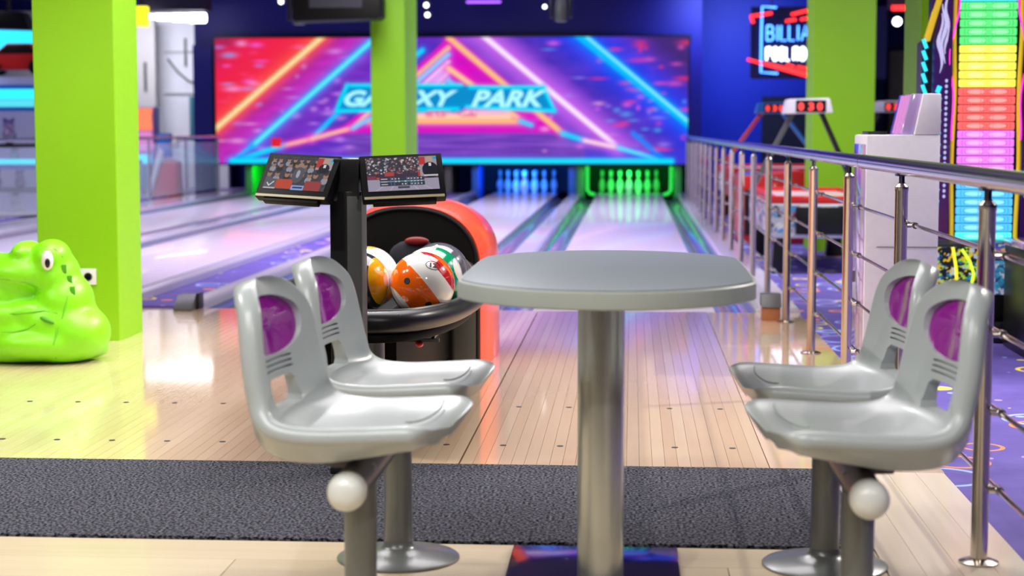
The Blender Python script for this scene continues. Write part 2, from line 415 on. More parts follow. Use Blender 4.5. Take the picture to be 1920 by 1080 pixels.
# purple carpets
struct(MB().box((.968, -1, -.05), (7.5, 30, -.004)).build('floor_arcade', M['ring']), 'violet carpet with yellow and blue rings behind the railing')
struct(MB().box((-13, 5.25, -.05), (-6.95, 31, -.004)).build('floor_games_area', M['ring']), 'violet ring carpet in the games area left of the lanes')
struct(MB().box((-2.98, FOUL, -.05), (-2.62, END, .012)).build('floor_walkway', M['ring']), 'strip of violet ring carpet between the two pairs of lanes')
# lanes
GREENS = 0
for i, c in enumerate(LANE_C):
    o = MB().box((c-HW, FOUL+.005, -.05), (c+HW, END+1.4, 0)).build('bowling_lane', M['lane'], bevel=.002)
    struct(o, ['rightmost glossy bowling lane leading to the green lit pins', 'second glossy bowling lane leading to the blue lit pins', 'third bowling lane, left of the purple carpet strip', 'leftmost bowling lane beside the glass balustrade'][i])
    for sgn in (-1, 1):
        g = c + sgn*(HW+GW/2)
        ring = lambda y: [V((g+.1125*math.cos(a), y, -.012+.085*-math.sin(a))) for a in np.linspace(0, PI, 11)] + [V((g+.118*math.cos(a), y, -.016+.1*-math.sin(a))) for a in np.linspace(PI, 0, 11)]
        q = MB().loft([ring(FOUL), ring(END+.1)]).build('gutter', M['gutter'], o)
# divider caps between lanes
def cap(x0, x1, y0, y1, z, name='lane_divider'):
    w = x1-x0; pts = [(x0, -.06), (x1, -.06), (x1, z-.02), (x1-.02, z), (x0+.02, z), (x0, z-.02)]
    return struct(MB().prism(pts, 1, y0, y1).build(name, M['cap'], bevel=.004))
cap(-1.775+HW+GW, -.042-HW-GW, FOUL, END, .022)
cap(-5.563+HW+GW, -3.83-HW-GW, FOUL, END, .022)
cap(-.042+HW+GW, .98, FOUL, END, .03)
cap(-2.62, -1.775-HW-GW, FOUL, END, .06); cap(-3.83+HW+GW, -2.98, FOUL, END, .075)
cap(-6.95, -5.563-HW-GW, FOUL, END, .04)
# walls, ceiling
struct(MB().box((-13, 31.2, -.2), (8, 31.4, 3.6)).build('wall_back', M['deepblue']))
struct(MB().box((-13.2, -4, -.2), (-13, 31.4, 3.6)).build('wall_left', M['graywall']))
struct(MB().box((8, -4, -.2), (8.2, 31.4, 3.6)).build('wall_right', M['deepblue']))
struct(MB().box((-13.2, -4.2, -.2), (8.2, -4, 3.6)).build('wall_front', M['graywall']))
struct(MB().box((-13.2, -4.2, 3.45), (8.2, 31.4, 3.6)).build('ceiling', M['ceil']))
# panel wall over the lanes carrying the LED screen
struct(MB().box((-7.25, 28.12, 2.45), (1.12, 28.35, 3.45)).build('wall_over_lanes', M['deepblue']))
struct(MB().box((-7.25, 28.0, -.13), (-6.93, 28.4, 2.45)).build('wall_end_panel', M['deepblue']))
struct(MB().box((.93, 28.0, -.13), (1.12, 31.2, 2.45)).build('wall_end_panel', M['deepblue']))
struct(MB().box((1.12, 29.4, -.13), (3.9, 29.6, 3.45)).build('wall_blue_panel', M['midblue']))
struct(MB().box((-11.5, 30.6, -.13), (-7.3, 30.8, 3.2)).build('wall_white_panel', M['whitewall']))
struct(MB().box((-12.6, 30.0, -.13), (-8.45, 30.2, 3.0)).build('wall_grey_panel', M['graywall']))
for zz in (.9, 1.7, 2.45): struct(MB().box((-8.44, 30.56, zz), (-7.32, 30.6, zz+.02)).build('trim_1', M['graywall']))
# dark doorway in the blue wall
struct(MB().box((2.2, 29.34, -.1), (3.05, 29.4, 1.62)).box((3.08, 29.33, -.1), (3.2, 29.4, 1.62)).build('door_1', M['dark']))
# lime pillars
def pillar(x0, x1, y0, y1, lab):
    return struct(MB().box((x0, y0, -.1), (x1, y1, 3.45)).build('pillar', M['lime'], bevel=.004, seg=1), lab)
p1 = pillar(-2.958, -2.548, 8.32, 8.72, 'big lime green square pillar at the left beside the green toy')
pillar(-3.06, -2.655, 20.0, 21.1, 'lime green pillar standing between the lanes in front of the LED screen')
pillar(1.56, 2.09, 15.0, 15.6, 'lime green pillar behind the air hockey tables')
pillar(1.63, 2.26, 9.9, 10.5, 'lime green pillar behind the rainbow light tower')

# ================================================================== LED SCREEN
def seg_d(PX, PY, a, b):
    ax, ay = a; bx, by = b; dx, dy = bx-ax, by-ay; t = np.clip(((PX-ax)*dx+(PY-ay)*dy)/(dx*dx+dy*dy), 0, 1)
    return np.hypot(PX-ax-t*dx, PY-ay-t*dy)
def poly_mask(PX, PY, pts):
    ins = np.zeros(PX.shape, bool); n = len(pts)
    for i in range(n):
        x1, y1 = pts[i]; x2, y2 = pts[(i+1) % n]
        if y1 == y2: continue
        c = ((y1 > PY) != (y2 > PY)) & (PX < (x2-x1)*(PY-y1)/(y2-y1)+x1); ins ^= c
    return ins
def led_image():
    nx, ny = 520, 140; PX, PY = np.meshgrid(np.linspace(0, 892, nx), np.linspace(238, 0, ny))   # art units, y down
    I = np.zeros((ny, nx, 3))
    def mixc(mask, c):
        nonlocal I; m = np.clip(mask, 0, 1)[..., None]; I = I*(1-m)+np.array(c)*m
    n1 = blur_noise(ny, nx, 6, 14); n2 = blur_noise(ny, nx, 3, 7); n3 = blur_noise(ny, nx, 14, 30); st = blur_noise(ny, nx, 2, 40)
    I[:] = (.07, .02, .50)
    mixc((n3-.35)*1.2, (.20, .045, .68)); mixc((n1-.5)*.9, (.26, .05, .75)); mixc((n2-.6)*.9, (.05, .03, .3))
    # left red wash beyond the orange bar
    d = (PX*170+PY*200-200*170)/math.hypot(170, 200)      # signed distance to the orange bar
    mixc(np.exp(-np.maximum(d, 0)/38)*.95, (.8, .005, .07)); mixc(np.where(d < 0, .7, 0)*np.clip(1+d/130, 0, 1), (1, .03, .04))
    mixc(np.clip((-d-75)/60, 0, .85)*(n1*.8+.3), (.06, .02, .10))
    mixc(np.clip(1-abs(d-55)/32, 0, .6)*(n1*.6+.4), (.8, .03, .6))
    # right blue side, dark corner
    dr = ((PX-690)*165-(PY-0)*196)/256.0
    mixc(np.clip(1-abs(dr)/70, 0, .85), (.0, .05, .95)); mixc(np.clip((dr-40)/60, 0, .85), (.045, .015, .12))
    dw = ((PX-510)*208-PY*253)/327.0
    mixc(np.clip(1-abs(dw)/45, 0, .6), (.5, .12, .85)); mixc(np.clip((dw-25)/70, 0, .75)*np.clip((-dr-20)/50, 0, 1), (.035, .03, .42))
    # magenta triangle
    tri = poly_mask(PX, PY, [(444, 0), (660, 180), (230, 180), (300, 120), (385, 55)])
    mixc(tri*(.75+.25*n1), (.75, .0, .55))
    # floor strip reflections
    mixc(np.clip((PY-178)/10, 0, .75)*((PX > 250) & (PX < 740)), (.16, .05, .42)); mixc(np.clip((PY-178)/10, 0, 1)*(st-.45)*1.4*((PX > 200) & (PX < 800)), (.35, .12, .75))
    mixc(np.clip((PY-205)/20, 0, .6)*(PX > 700), (.03, .04, .75))
    # blobs
    for k in range(130):
        bx = rng.choice([rng.uniform(0, 90), rng.uniform(120, 300), rng.uniform(600, 892), rng.uniform(720, 892)]); by = rng.uniform(5, 215)
        ln = rng.uniform(3, 16); th = rng.uniform(1.5, 4.5)
        c = [(1, .05, .2), (.9, .15, .9), (.35, .25, 1), (1, .4, .9), (.1, .4, 1)][rng.randint(5)]
        if bx > 720 and by < 110: c = [(1, .03, .08), (.8, .1, .5)][rng.randint(2)]
        if 120 < bx < 300: c = (.75, .3, .95)
        mixc(np.exp(-((PX-bx)/ln)**2-((PY-by)/th)**2)*.65, c)
    def line(a, b, w, core, glow, gw=None):
        dd = seg_d(PX, PY, a, b); mixc(np.exp(-(dd/(gw or w*2.2))**2)*.8, glow); mixc(np.exp(-(dd/w)**4), core)
    OR = (1, .55, .2); ORG = (1, .1, .08); CY = (0, .72, 1); CYG = (0, .2, 1); WP = (1, .75, .95); WG = (.7, .15, .9)
    line((208, -4), (-6, 176), 6, OR, ORG, 18); line((203, 0), (0, 170), 2, (1, .85, .5), OR)
    line((300, 6), (70, 204), 5, (0, .62, 1), CYG, 13); line((300, 6), (70, 204), 2, (.2, .9, 1), CY)
    line((508, -4), (763, 208), 5, (1, .8, 1), WG, 14); line((684, -4), (895, 166), 6, (0, .5, 1), CYG, 15); line((698, -4), (895, 160), 2.2, (.25, .9, 1), CY)
    line((444, 0), (659, 181), 5, OR, (1, .03, .4), 9); line((444, 20), (384, 72), 4, OR, (1, .05, .5)); line((444, 32), (384, 84), 3.2, (.2, .7, 1), (.3, .2, 1))
    line((444, 46), (384, 100), 3, WP, WG); line((444, 56), (392, 104), 3, (.85, .5, 1), WG); line((444, 66), (400, 106), 2.6, WP, WG); line((444, 76), (410, 106), 3, (1, .45, .8), WG)
    line((444, 58), (575, 152), 4.5, (1, .6, .3), (1, .03, .4)); line((444, 82), (520, 130), 3.2, (.25, .75, 1), CYG)
    line((395, 24), (372, 42), 4, CY, CYG)
    mixc(((PY > 136) & (PY < 152) & (PX > 330) & (PX < 560))*.85, (1, .6, .75)); line((290, 158), (580, 158), 4.5, (1, .5, .18), (1, .2, .5), 8); line((380, 150), (560, 150), 2.5, (1, .7, .5), OR)
    line((183, 191), (242, 134), 3.4, (0, .6, 1), CYG); line((124, 205), (183, 191), 3.4, (1, .45, .4), (1, .05, .5)); line((183, 191), (262, 170), 3.4, (1, .5, .4), (1, .05, .5)); line((262, 170), (300, 135), 3.4, (1, .6, .4), (1, .05, .5))
    line((262, 171), (300, 150), 2.5, (.2, .7, 1), CYG)
    line((659, 181), (700, 194), 4, (0, .7, 1), CYG); line((700, 194), (765, 208), 3.5, (1, .7, .8), WG); line((765, 208), (860, 236), 3.4, (.1, .8, 1), CYG); line((580, 158), (600, 165), 3, CY, CYG)
    line((27, 236), (124, 205), 4, (0, .75, 1), CYG, 9); line((27, 236), (68, 205), 3, (0, .5, 1), CYG); line((790, 180), (855, 236), 2.5, (0, .25, 1), CYG)
    line((30, 233), (862, 233), 5, (0, .78, 1), (0, .2, 1), 8)
    # title plate
    pl = poly_mask(PX, PY, [(252, 88), (625, 92), (645, 140), (560, 136), (476, 130), (470, 142), (228, 138), (236, 108)])
    mixc(pl, (0, .27, .62)); 
    for a, b in [((252, 90), (468, 90)), ((252, 90), (232, 136)), ((232, 138), (462, 134)), ((484, 94), (622, 94)), ((622, 94), (643, 138)), ((643, 138), (478, 130))]: line(a, b, 2.6, (0, .85, 1), (0, .4, .9), 5)
    mixc(((PY > 138) & (PY < 150) & (abs(PX-450) < 50))*(blur_noise(ny, nx, 2, 3) > .5)*.7, (.85, .1, .3))
    return I
sw, sh = 7.78, 2.06; sxc, szc = -2.985, 1.53
scr = thing('led_screen', 'wide LED video wall glowing with neon triangles above the pins', 'screen', (sxc, 28.0, szc))
MB().box((-sw/2-.04, .01, -sh/2-.03), (sw/2+.04, .11, sh/2+.03)).build('screen_housing', M['black'], scr)
grid_panel('picture', sw, sh, led_image(), M['screen'], scr)
def scr_text(t, x0, x1, y0, y1, m, off, nm='lettering'):
    me = text_mesh(t, .3, 0, off, .35, width=(x1-x0)/892*sw, height=(y1-y0)/238*sh)
    me.materials.clear(); me.materials.append(m)
    return link(nm, me, scr, (((x0+x1)/2/892-.5)*sw, -.006, (.5-(y0+y1)/2/238)*sh), (PI/2, 0, 0))
scr_text('GALAXY', 246, 462, 99, 130, M['e_logo'], .012)
scr_text('PARK', 486, 630, 99, 131, M['e_logo'], .012)
t = thing('red_sign_box', 'small plain red square box fixed in front of the LED wall', 'sign', (-5.85, 27.9, .845))
MB().box((-.075, -.03, -.075), (.075, .08, .075)).build('box', M['e_digit'] if False else mat('red_box', (.8, .01, .02), .4, emit=(1, .01, .02), es=.5, var=0), t, bevel=.01)

# ================================================================== PITS AND PINS
def pit(c, panelm, lab, light, power):
    t = thing('pin_deck_housing', lab, 'pin housing', (c, END, 0))
    MB().box((-.86, 1.28, 0), (.86, 1.33, .5)).build('pit_curtain', M['dark'], t)
    for sgn in (-1, 1):
        MB().box((sgn*.80-.06, .12, -.1), (sgn*.80+.06, 1.3, .5)).build('side_panel', panelm, t, bevel=.008)
    MB().box((-.86, .13, .49), (.86, 1.3, .52)).build('housing_top', M['black'], t)
    if light:
        l = bpy.data.lights.new('pin_light', 'AREA'); l.shape = 'RECTANGLE'; l.size = 1.3; l.size_y = .2; l.color = light; l.energy = power
        o = bpy.data.objects.new('pin_light', l); COL.objects.link(o); o.location = (c, END+.13, .46); o.rotation_euler = (math.radians(58), 0, 0)
    return t
pt = pit(LANE_C[0], M['pitgreen'], 'pin deck housing glowing green around the right set of pins', (.0, 1, .07), 16)
for sgn in (-1, 1):
    MB().tube([(sgn*.68, .0, .46), (sgn*.68, .02, .07), (sgn*.64, .0, .02), (sgn*.56, -.02, .0)], .026, 10).build('light_strip', M['e_green'], pt)
pit(LANE_C[1], M['pitblue'], 'pin deck housing glowing blue around the left visible set of pins', (.0, .17, 1), 26)
pit(LANE_C[2], M['pitgray'], 'unlit grey pin deck housing behind the scoring monitors', None, 0)
pit(LANE_C[3], M['pitgreen'], 'green lit pin deck housing at the far left', (.0, 1, .07), 20)
PROF = [(.0257,0),(.0285,.006),(.036,.019),(.0497,.057),(.0578,.0857),(.0605,.114),(.058,.149),(.0475,.184),(.0315,.219),(.0247,.238),(.0228,.254),(.0237,.273),(.0282,.302),(.0313,.328),(.032,.343),(.0290,.362),(.019,.376),(.006,.3805)]
pin0 = None
def stripe(z): return np.interp(z, [p[1] for p in PROF], [p[0] for p in PROF])+.0008
def mkpin():
    t = thing('bowling_pin', 'pin', 'bowling pin')
    MB().lathe(PROF, n=16).build('body', M['pin'], t)
    MB().lathe([(.001, .236), (stripe(.236), .236), (stripe(.245), .246), (stripe(.254), .254), (.001, .254)], n=16).lathe([(.001, .262), (stripe(.262), .262), (stripe(.273), .273), (.001, .273)], n=16).build('neck_stripe', M['pinred'], t)
    return t
pin0 = mkpin(); first = True
rows = [(0, ['head pin']), (1, ['left pin of the second row', 'right pin of the second row']), (2, ['left pin of the third row', 'middle pin of the third row', 'right pin of the third row']),
        (3, ['leftmost pin of the back row', 'second from left pin of the back row', 'second from right pin of the back row', 'rightmost pin of the back row'])]
for li, hue in ((0, 'green'), (1, 'blue')):
    for r, names in rows:
        for k, nm in enumerate(names):
            t = pin0 if first else dup(pin0); first = False
            t.location = (LANE_C[li]+(k-r/2)*.3048, END+.22+r*.264, 0)
            tag(t, 'white bowling pin in %s light, %s' % (hue, nm), 'bowling pin', 'pins standing in the %s lit housing' % hue)

# ================================================================== SEATS
def prof_at(t):
    P = [(.232,.437),(.20,.449),(.10,.443),(0,.438),(-.075,.446),(-.118,.472),(-.138,.52),(-.15,.58),(-.162,.65),(-.178,.70),(-.194,.738)]
    n = len(P)-1; f = t*n; i = min(int(f), n-1); u = f-i
    p = [V((*P[max(0, min(n, i+j))], 0)) for j in (-1, 0, 1, 2)]
    q = .5*((2*p[1])+(-p[0]+p[2])*u+(2*p[0]-5*p[1]+4*p[2]-p[3])*u*u+(-p[0]+3*p[1]-3*p[2]+p[3])*u**3)
    return q.x, q.y
def back_x(z):
    best = min((abs(prof_at(t)[1]-z), prof_at(t)[0]) for t in np.linspace(.5, 1, 120)); return best[1]
def seat_meshes():
    ts = list(.5*(1-np.cos(np.linspace(0, PI, 74)))); ts[0] = .0008; ts[-1] = .9992
    rings = []
    for t in ts:
        x, z = prof_at(t); x1, z1 = prof_at(min(1, t+.01)); x0, z0 = prof_at(max(0, t-.01))
        T = V((x1-x0, z1-z0)).normalized(); Nn = V((T.y, -T.x))
        sm = lambda a, b, q: max(0, min(1, (q-a)/(b-a)))**2*(3-2*max(0, min(1, (q-a)/(b-a))))
        bk = sm(.38, .6, t)
        W = .222*(1-bk)+.198*bk
        if t < .15: W *= (1-(1-t/.15)**3.2)**(1/3.2)
        if t > .56: W *= (1-((t-.56)/.44)**2.25)**(1/2.25)
        W = max(W, .012)
        endf = min(1, W/.16)
        rim = (.022*(1-bk)+.040*bk)*endf
        if t < .045: rim -= .003*(1-t/.045)
        d = (.028+.030*sm(.0, .35, t))*(1-bk)+.020*bk
        d *= .4+.6*endf
        r = min(.022+.006*bk, W*.45)
        L = []
        for v in np.linspace(-1, 1, 21):
            L.append((v*(W-r), rim*abs(v)**(3.2-.6*bk)))
        for a in np.linspace(PI/2, -.35*PI, 7)[1:]:
            L.append((W-r+r*math.cos(a), rim-r*.9+r*.9*math.sin(a)))
        inner = W-r*1.6-.02*endf
        L.append((max(inner, .4*W), -d))
        for v in (.5, 0, -.5): L.append((v*max(inner, .4*W), -d-.004*(1-bk)))
        L.append((-max(inner, .4*W), -d))
        for a in np.linspace(-.35*PI, PI/2, 7)[:-1]:
            L.append((-(W-r+r*math.cos(a)), rim-r*.9+r*.9*math.sin(a)))
        rings.append([V((x+Nn.x*n, y, z+Nn.y*n)) for y, n in L])
    sh_ = MB().loft(rings).build('seat_shell', M['seat'])
    def cut(mb):
        c = mb.build('cutter', M['seatdark']); md = sh_.modifiers.new('b', 'BOOLEAN'); md.object = c; md.operation = 'DIFFERENCE'; md.solver = 'EXACT'
        apply_mods(sh_); bpy.data.objects.remove(c)
    wz, ww, wh = .640, .122, .062
    el = []
    for a in np.linspace(0, 2*PI, 40, endpoint=False):
        ca, sa = math.cos(a), math.sin(a); e = .8
        el.append((ww*math.copysign(abs(ca)**e, ca), wz+wh*math.copysign(abs(sa)**e, sa)))
    cut(MB().prism(el, 0, -.4, -.05))
    cut(MB().prism([(-.068, .470), (.068, .470), (.080, .482), (.074, .520), (.060, .531), (-.060, .531), (-.074, .520), (-.080, .482)], 0, -.4, -.02))
    for z in (.547, .5585, .570):
        bx = back_x(z); cut(MB().box((bx-.005, -.075, z-.0022), (bx+.03, .075, z+.0022)))
    me = sh_.data
    for p in me.polygons: p.use_smooth = True
    me.set_sharp_from_angle(angle=math.radians(40))
    bpy.data.objects.remove(sh_)
    # purple insert
    mb = MB(); N1 = 8; cen = V((back_x(wz)-.006, 0, wz)); rr = []
    for q in range(1, N1+1):
        f = q/N1; rr.append([V((back_x(wz+(z-wz)*f)-.007-.003*(1-f*f) + .02*((y*f)/.122)**2*.9, y*f*1.03, wz+(z-wz)*f*1.03)) for y, z in el])
    n = len(el); vs = [cen]+[v for r_ in rr for v in r_]; fs = [(0, 1+k, 1+(k+1) % n) for k in range(n)]
    for q in range(N1-1):
        for k in range(n): fs.append((1+q*n+k, 1+(q+1)*n+k, 1+(q+1)*n+(k+1) % n, 1+q*n+(k+1) % n))
    mb._mk(vs, fs); m2 = mb.mesh('backrest_insert', M['purple'])
    fr = MB().tube([(.185+.030*math.cos(a)-.022, .17*math.sin(a), .4655-.006*math.cos(a)+.0*a+.010*abs(math.sin(a))**3) for a in np.linspace(-1.0, 1.0, 15)], .0022, 6).mesh('edge_ridge', M['seatdark'])  # darker tube draws the shaded crease near the seat front
    br = MB().box((-.055, -.06, .392), (.055, .06, .412)).box((-.035, -.02, .345), (.035, .02, .395)).mesh('swivel_bracket', M['darkmetal'], bevel=.004)
    return me, m2, fr, br
SM = seat_meshes()
def make_seat(loc, rz, label):
    t = thing('moulded_chair', label, 'chair', loc, rz, 'moulded chairs around the pedestal table')
    link('seat_shell', SM[0], t); i = link('backrest_insert', SM[1], t); i['label'] = 'glossy purple oval insert'; link('edge_ridge', SM[2], t); link('swivel_bracket', SM[3], t)
    return t
YF, YR = 3.52, 4.10; XL, XR = -.568, .472
make_seat((XL-.034, YF, 0), math.radians(-9), 'pale grey moulded chair nearest at left, purple insert, facing the table')
make_seat((XL-.028, YR, 0), math.radians(-7), 'pale grey moulded chair at left of the table, beyond the nearest left one')
make_seat((XR+.034, YF, 0), PI+math.radians(9), 'pale grey moulded chair nearest at right, purple insert, close to the railing')
make_seat((XR+.03, YR, 0), PI+math.radians(7), 'pale grey moulded chair at right of the table, beyond the nearest right one')
for X_, side in ((XL, 'left'), (XR, 'right')):
    t = thing('double_pedestal', 'grey steel double pedestal frame carrying the two chairs %s of the table' % side, 'chair frame', (X_, 0, 0), 0, 'pedestal frames under the chairs')
    MB().tube([(0, 3.36, .325), (0, 4.16, .325)], .036, 24).build('beam', M['darkmetal'], t)
    c = MB().lathe([(.0005, -.03), (.018, -.0285), (.031, -.02), (.038, -.006), (.0395, .004), (.0395, .022), (.034, .024)], n=28).build('end_cap', M['whitecap'], t); c['label'] = 'round white plastic end cap'
    c.location = (0, 3.345, .325); c.rotation_euler = (-PI/2, 0, 0)
    for yy in (YF, YR):
        p = MB().lathe([(.0345, .004), (.0345, .345), (.03, .35)], n=28).build('pole', M['greymetal'], t, loc=(0, yy, 0))
        fb = MB().lathe([(.15, 0), (.151, .004), (.147, .007), (.08, .018), (.045, .026), (.037, .034), (.0345, .045)], n=40).build('base_flange', M['greymetal'], p)
        fb.name = 'base_flange'

# ================================================================== TABLE
t = thing('pedestal_table', 'grey oval pedestal table with brushed steel column between the four chairs', 'table', (-.055, 3.86, 0))
arc_ = lambda sg: [(.338*math.sin(q), .27+sg*(.33+.28*(math.cos(q)-math.cos(1.28))/(1-math.cos(1.28)))) for q in np.linspace(-1.28, 1.28, 25)]
f_ = arc_(-1); k_ = arc_(1)[::-1]
out = [(x_/math.sin(1.28), y_) for x_, y_ in f_+k_]
for _ in range(3):
    out = [p for i in range(len(out)) for p in ((out[i][0]*.75+out[(i+1) % len(out)][0]*.25, out[i][1]*.75+out[(i+1) % len(out)][1]*.25), (out[i][0]*.25+out[(i+1) % len(out)][0]*.75, out[i][1]*.25+out[(i+1) % len(out)][1]*.75))]
out = out[::4]
MB().prism(out, 2, .676, .716).build('table_edge', M['tableedge'], t, bevel=.007, seg=3)
MB().prism([(x_*.978, .27+(y_-.27)*.988) for x_, y_ in out], 2, .712, .7185).build('tabletop', M['tabletop'], t, bevel=.001)
MB().lathe([(.0535, .012), (.0535, .672)], n=40).build('column', M['brushed'], t, loc=(-.012, .03, 0))
MB().lathe([(.12, .655), (.12, .672), (.054, .672)], n=32).build('mounting_disc', M['greymetal'], t, loc=(-.012, .03, 0))
MB().box((-.235, -.10, .0), (.175, .345, .012)).build('base_plate', M['plate'], t, bevel=.003)

# ================================================================== RAILING
t = thing('railing', 'long stainless steel railing with round handrail running along the lanes', 'railing', (.85, 0, 0))
HZ = .935
seams = [1.8, 6.35, 9.0, 14.2, 19.4, 27.3]
for a, b in zip(seams[:-1], seams[1:]):
    MB().tube([(0, a+.002, HZ), (0, b-.002, HZ)], .026, 28).build('handrail', M['chrome'], t)
for s_ in seams[1:-1]: MB().tube([(0, s_-.004, HZ), (0, s_+.004, HZ)], .0268, 28).build('joint_collar', M['steel'], t)
pm = MB().lathe([(.0205, .006), (.0205, .858), (.0215, .86), (.0215, .872), (.012, .882), (.012, .885)], n=20).mesh('post', M['steel'])
bf = MB().lathe([(.048, 0), (.048, .004), (.034, .009), (.0205, .012)], n=24).mesh('base_flange', M['steel'])
nk = MB().tube([(0, 0, .88), (.0, 0, .912)], .009, 10).box((-.018, -.024, .906), (.018, .024, .9125)).mesh('saddle_bracket', M['chrome'])
ck = MB().tube([(.015, 0, 0), (.052, 0, 0)], .008, 10).tube([(.043, -.017, 0), (.043, .017, 0)], .0105, 12).mesh('rod_clip', M['steel'])
for k in range(19):
    y = 2.84+1.3125*k
    if y > 27.2: break
    p = link('post', pm, t, (0, y, 0)); link('base_flange', bf, p); link('saddle_bracket', nk, p)
    for z in (.75, .56, .37, .18): link('rod_clip', ck, p, (0, 0, z))
for z in (.75, .56, .37, .18):
    MB().tube([(.043, 1.8, z), (.043, 27.2, z)], .0065, 10).build('rod', M['chrome'], t)

# ================================================================== SCORING CONSOLE
def crowd(nx, ny, score):
    PX, PY = np.meshgrid(np.linspace(0, 1, nx), np.linspace(1, 0, ny)); asp = nx/ny
    I = np.zeros((ny, nx, 3)); I[:] = (.03, .028, .05); n1 = blur_noise(ny, nx, 3, 3); I += (n1*.05)[..., None]
    def dot(x, y, r, c, ry=None):
        m = (((PX-x)*asp)**2+((PY-y)*(r/(ry or r)))**2) < r*r; I[m] = c
    def rect(x0, y0, x1, y1, c, f=1): m = (PX >= x0) & (PX <= x1) & (PY >= y0) & (PY <= y1); I[m] = I[m]*(1-f)+np.array(c)*f
    if not score:
        for row, (yy, r, n) in enumerate([(.12, .05, 9), (.27, .06, 8), (.55, .068, 8)]):
            for k in range(n):
                x = (k+.5+rng.uniform(-.2, .2))/n; c = rng.choice([.02, .05, .35, .12])
                dot(x, yy+r*2.1, r*1.4, (c, c, c*1.2), r*1.5); dot(x, yy, r, (.36+.1*rng.rand(), .21, .16), r*1.25); dot(x, yy-r*.8, r*.85, (.06, .04, .03), r*.5)
        rect(0, .69, .2, 1, (.12, .12, .15)); rect(.19, .69, .46, .97, (.62, .07, .03)); rect(.66, .72, .92, 1, (.38, .05, .05)); rect(.46, .86, .66, 1, (.3, .45, .9)); rect(.48, .9, .64, .95, (.02, .03, .08))
        dot(.5, .28, .085, (.4, .24, .18), .1); dot(.5, .55, .16, (.1, .1, .13), .24); dot(.5, .52, .05, (.45, .45, .55), .12)
        for (a, b) in (((.05, .82), (.09, .9)), ((.09, .9), (.15, .78))):
            d = seg_d(PX*asp, PY, (a[0]*asp, a[1]), (b[0]*asp, b[1])); I[d < .016] = (.8, .8, .85)
        rect(.01, .95, .2, .985, (.7, .7, .72), .8)
        rect(.74, 0, 1, .36, (.45, .4, .42)); rect(.74, .02, .84, .3, (.6, .04, .04)); dot(.88, .1, .07, (.6, .38, .3), .09); dot(.88, .32, .15, (.01, .01, .02), .14); rect(.86, .2, .9, .3, (.8, .8, .85)); rect(.95, .05, 1, .12, (0, .5, .8))
    else:
        for k in range(260):
            x, y = rng.rand(), rng.uniform(0, .5); c = [(.5, .35, .3), (.3, .3, .38), (.08, .06, .1), (.65, .6, .65), (.4, .1, .1)][rng.randint(5)]
            dot(x, y, rng.uniform(.012, .03), c)
        rect(0, .5, 1, .66, (.06, .04, .07)); rect(.25, .44, .38, .56, (.55, .07, .06)); rect(.72, .44, 1, .62, (.5, .06, .05)); rect(0, .55, .12, .68, (.25, .05, .1)); rect(0, .66, 1, 1, (.42, .38, .5))
        for k in range(5):
            d = seg_d(PX, PY, (.1+k*.2, 1), (.4+k*.05, .64)); I[d < .006] = (.6, .56, .7)
        rect(.17, .6, .8, .86, (.05, .05, .09)); rect(.17, .72, .8, .735, (.3, .65, .75)); rect(.42, .88, .58, .94, (.07, .07, .1)); rect(.13, .6, .17, .64, (.7, .1, .03))
        for r in range(3):
            rect(.19, .635+.08*r, .28, .66+.08*r, (.7, .7, .75))
            for k in range(10):
                if rng.rand() < .75: x = .34+.045*k; rect(x, .63+.08*r, x+.02, .665+.08*r, (.75, .75, .8), .85)
        for k in range(11): x = .33+.045*k; rect(x-.003, .6, x, .86, (.2, .35, .45))
        rect(.75, 0, 1, .6, (.45, .36, .42)); rect(.75, .02, .84, .25, (.6, .05, .06)); dot(.9, .1, .075, (.6, .4, .33), .1); dot(.9, .42, .2, (.012, .012, .03), .24); rect(.885, .2, .92, .3, (.8, .8, .85)); rect(.95, .03, 1, .1, (0, .45, .8)); rect(.8, .56, 1, .6, (.7, .7, .75))
    return I
t = thing('scoring_console', 'black scoring console on a slim post with two tilted touch monitors', 'console', (-.855, 5.12, .008))
MB().prism([(-.052, -.03), (0.0, -.05), (.045, -.03), (.05, .02), (.045, .06), (-.045, .06), (-.052, .02)], 2, .02, .86).build('post', M['black'], t, bevel=.006)
sp = MB().prism([(.004, -.0525), (.046, -.034), (.053, .02), (.048, .02), (.042, -.028), (.004, -.045)], 2, .30, .845).build('post_lit_side', M['graydark'], t, bevel=.003); sp['label'] = 'lighter grey strip standing for the lit side of the post'  # light on this side of the black post, put in as lighter grey
MB().box((-.055, -.055, 0), (.055, .075, .02)).build('base_plate', M['black'], t, bevel=.006)
MB().prism([(-.04, -.04), (.04, -.04), (.04, .10), (-.04, .10)], 2, .828, .958).build('head_block', M['black'], t, bevel=.008)
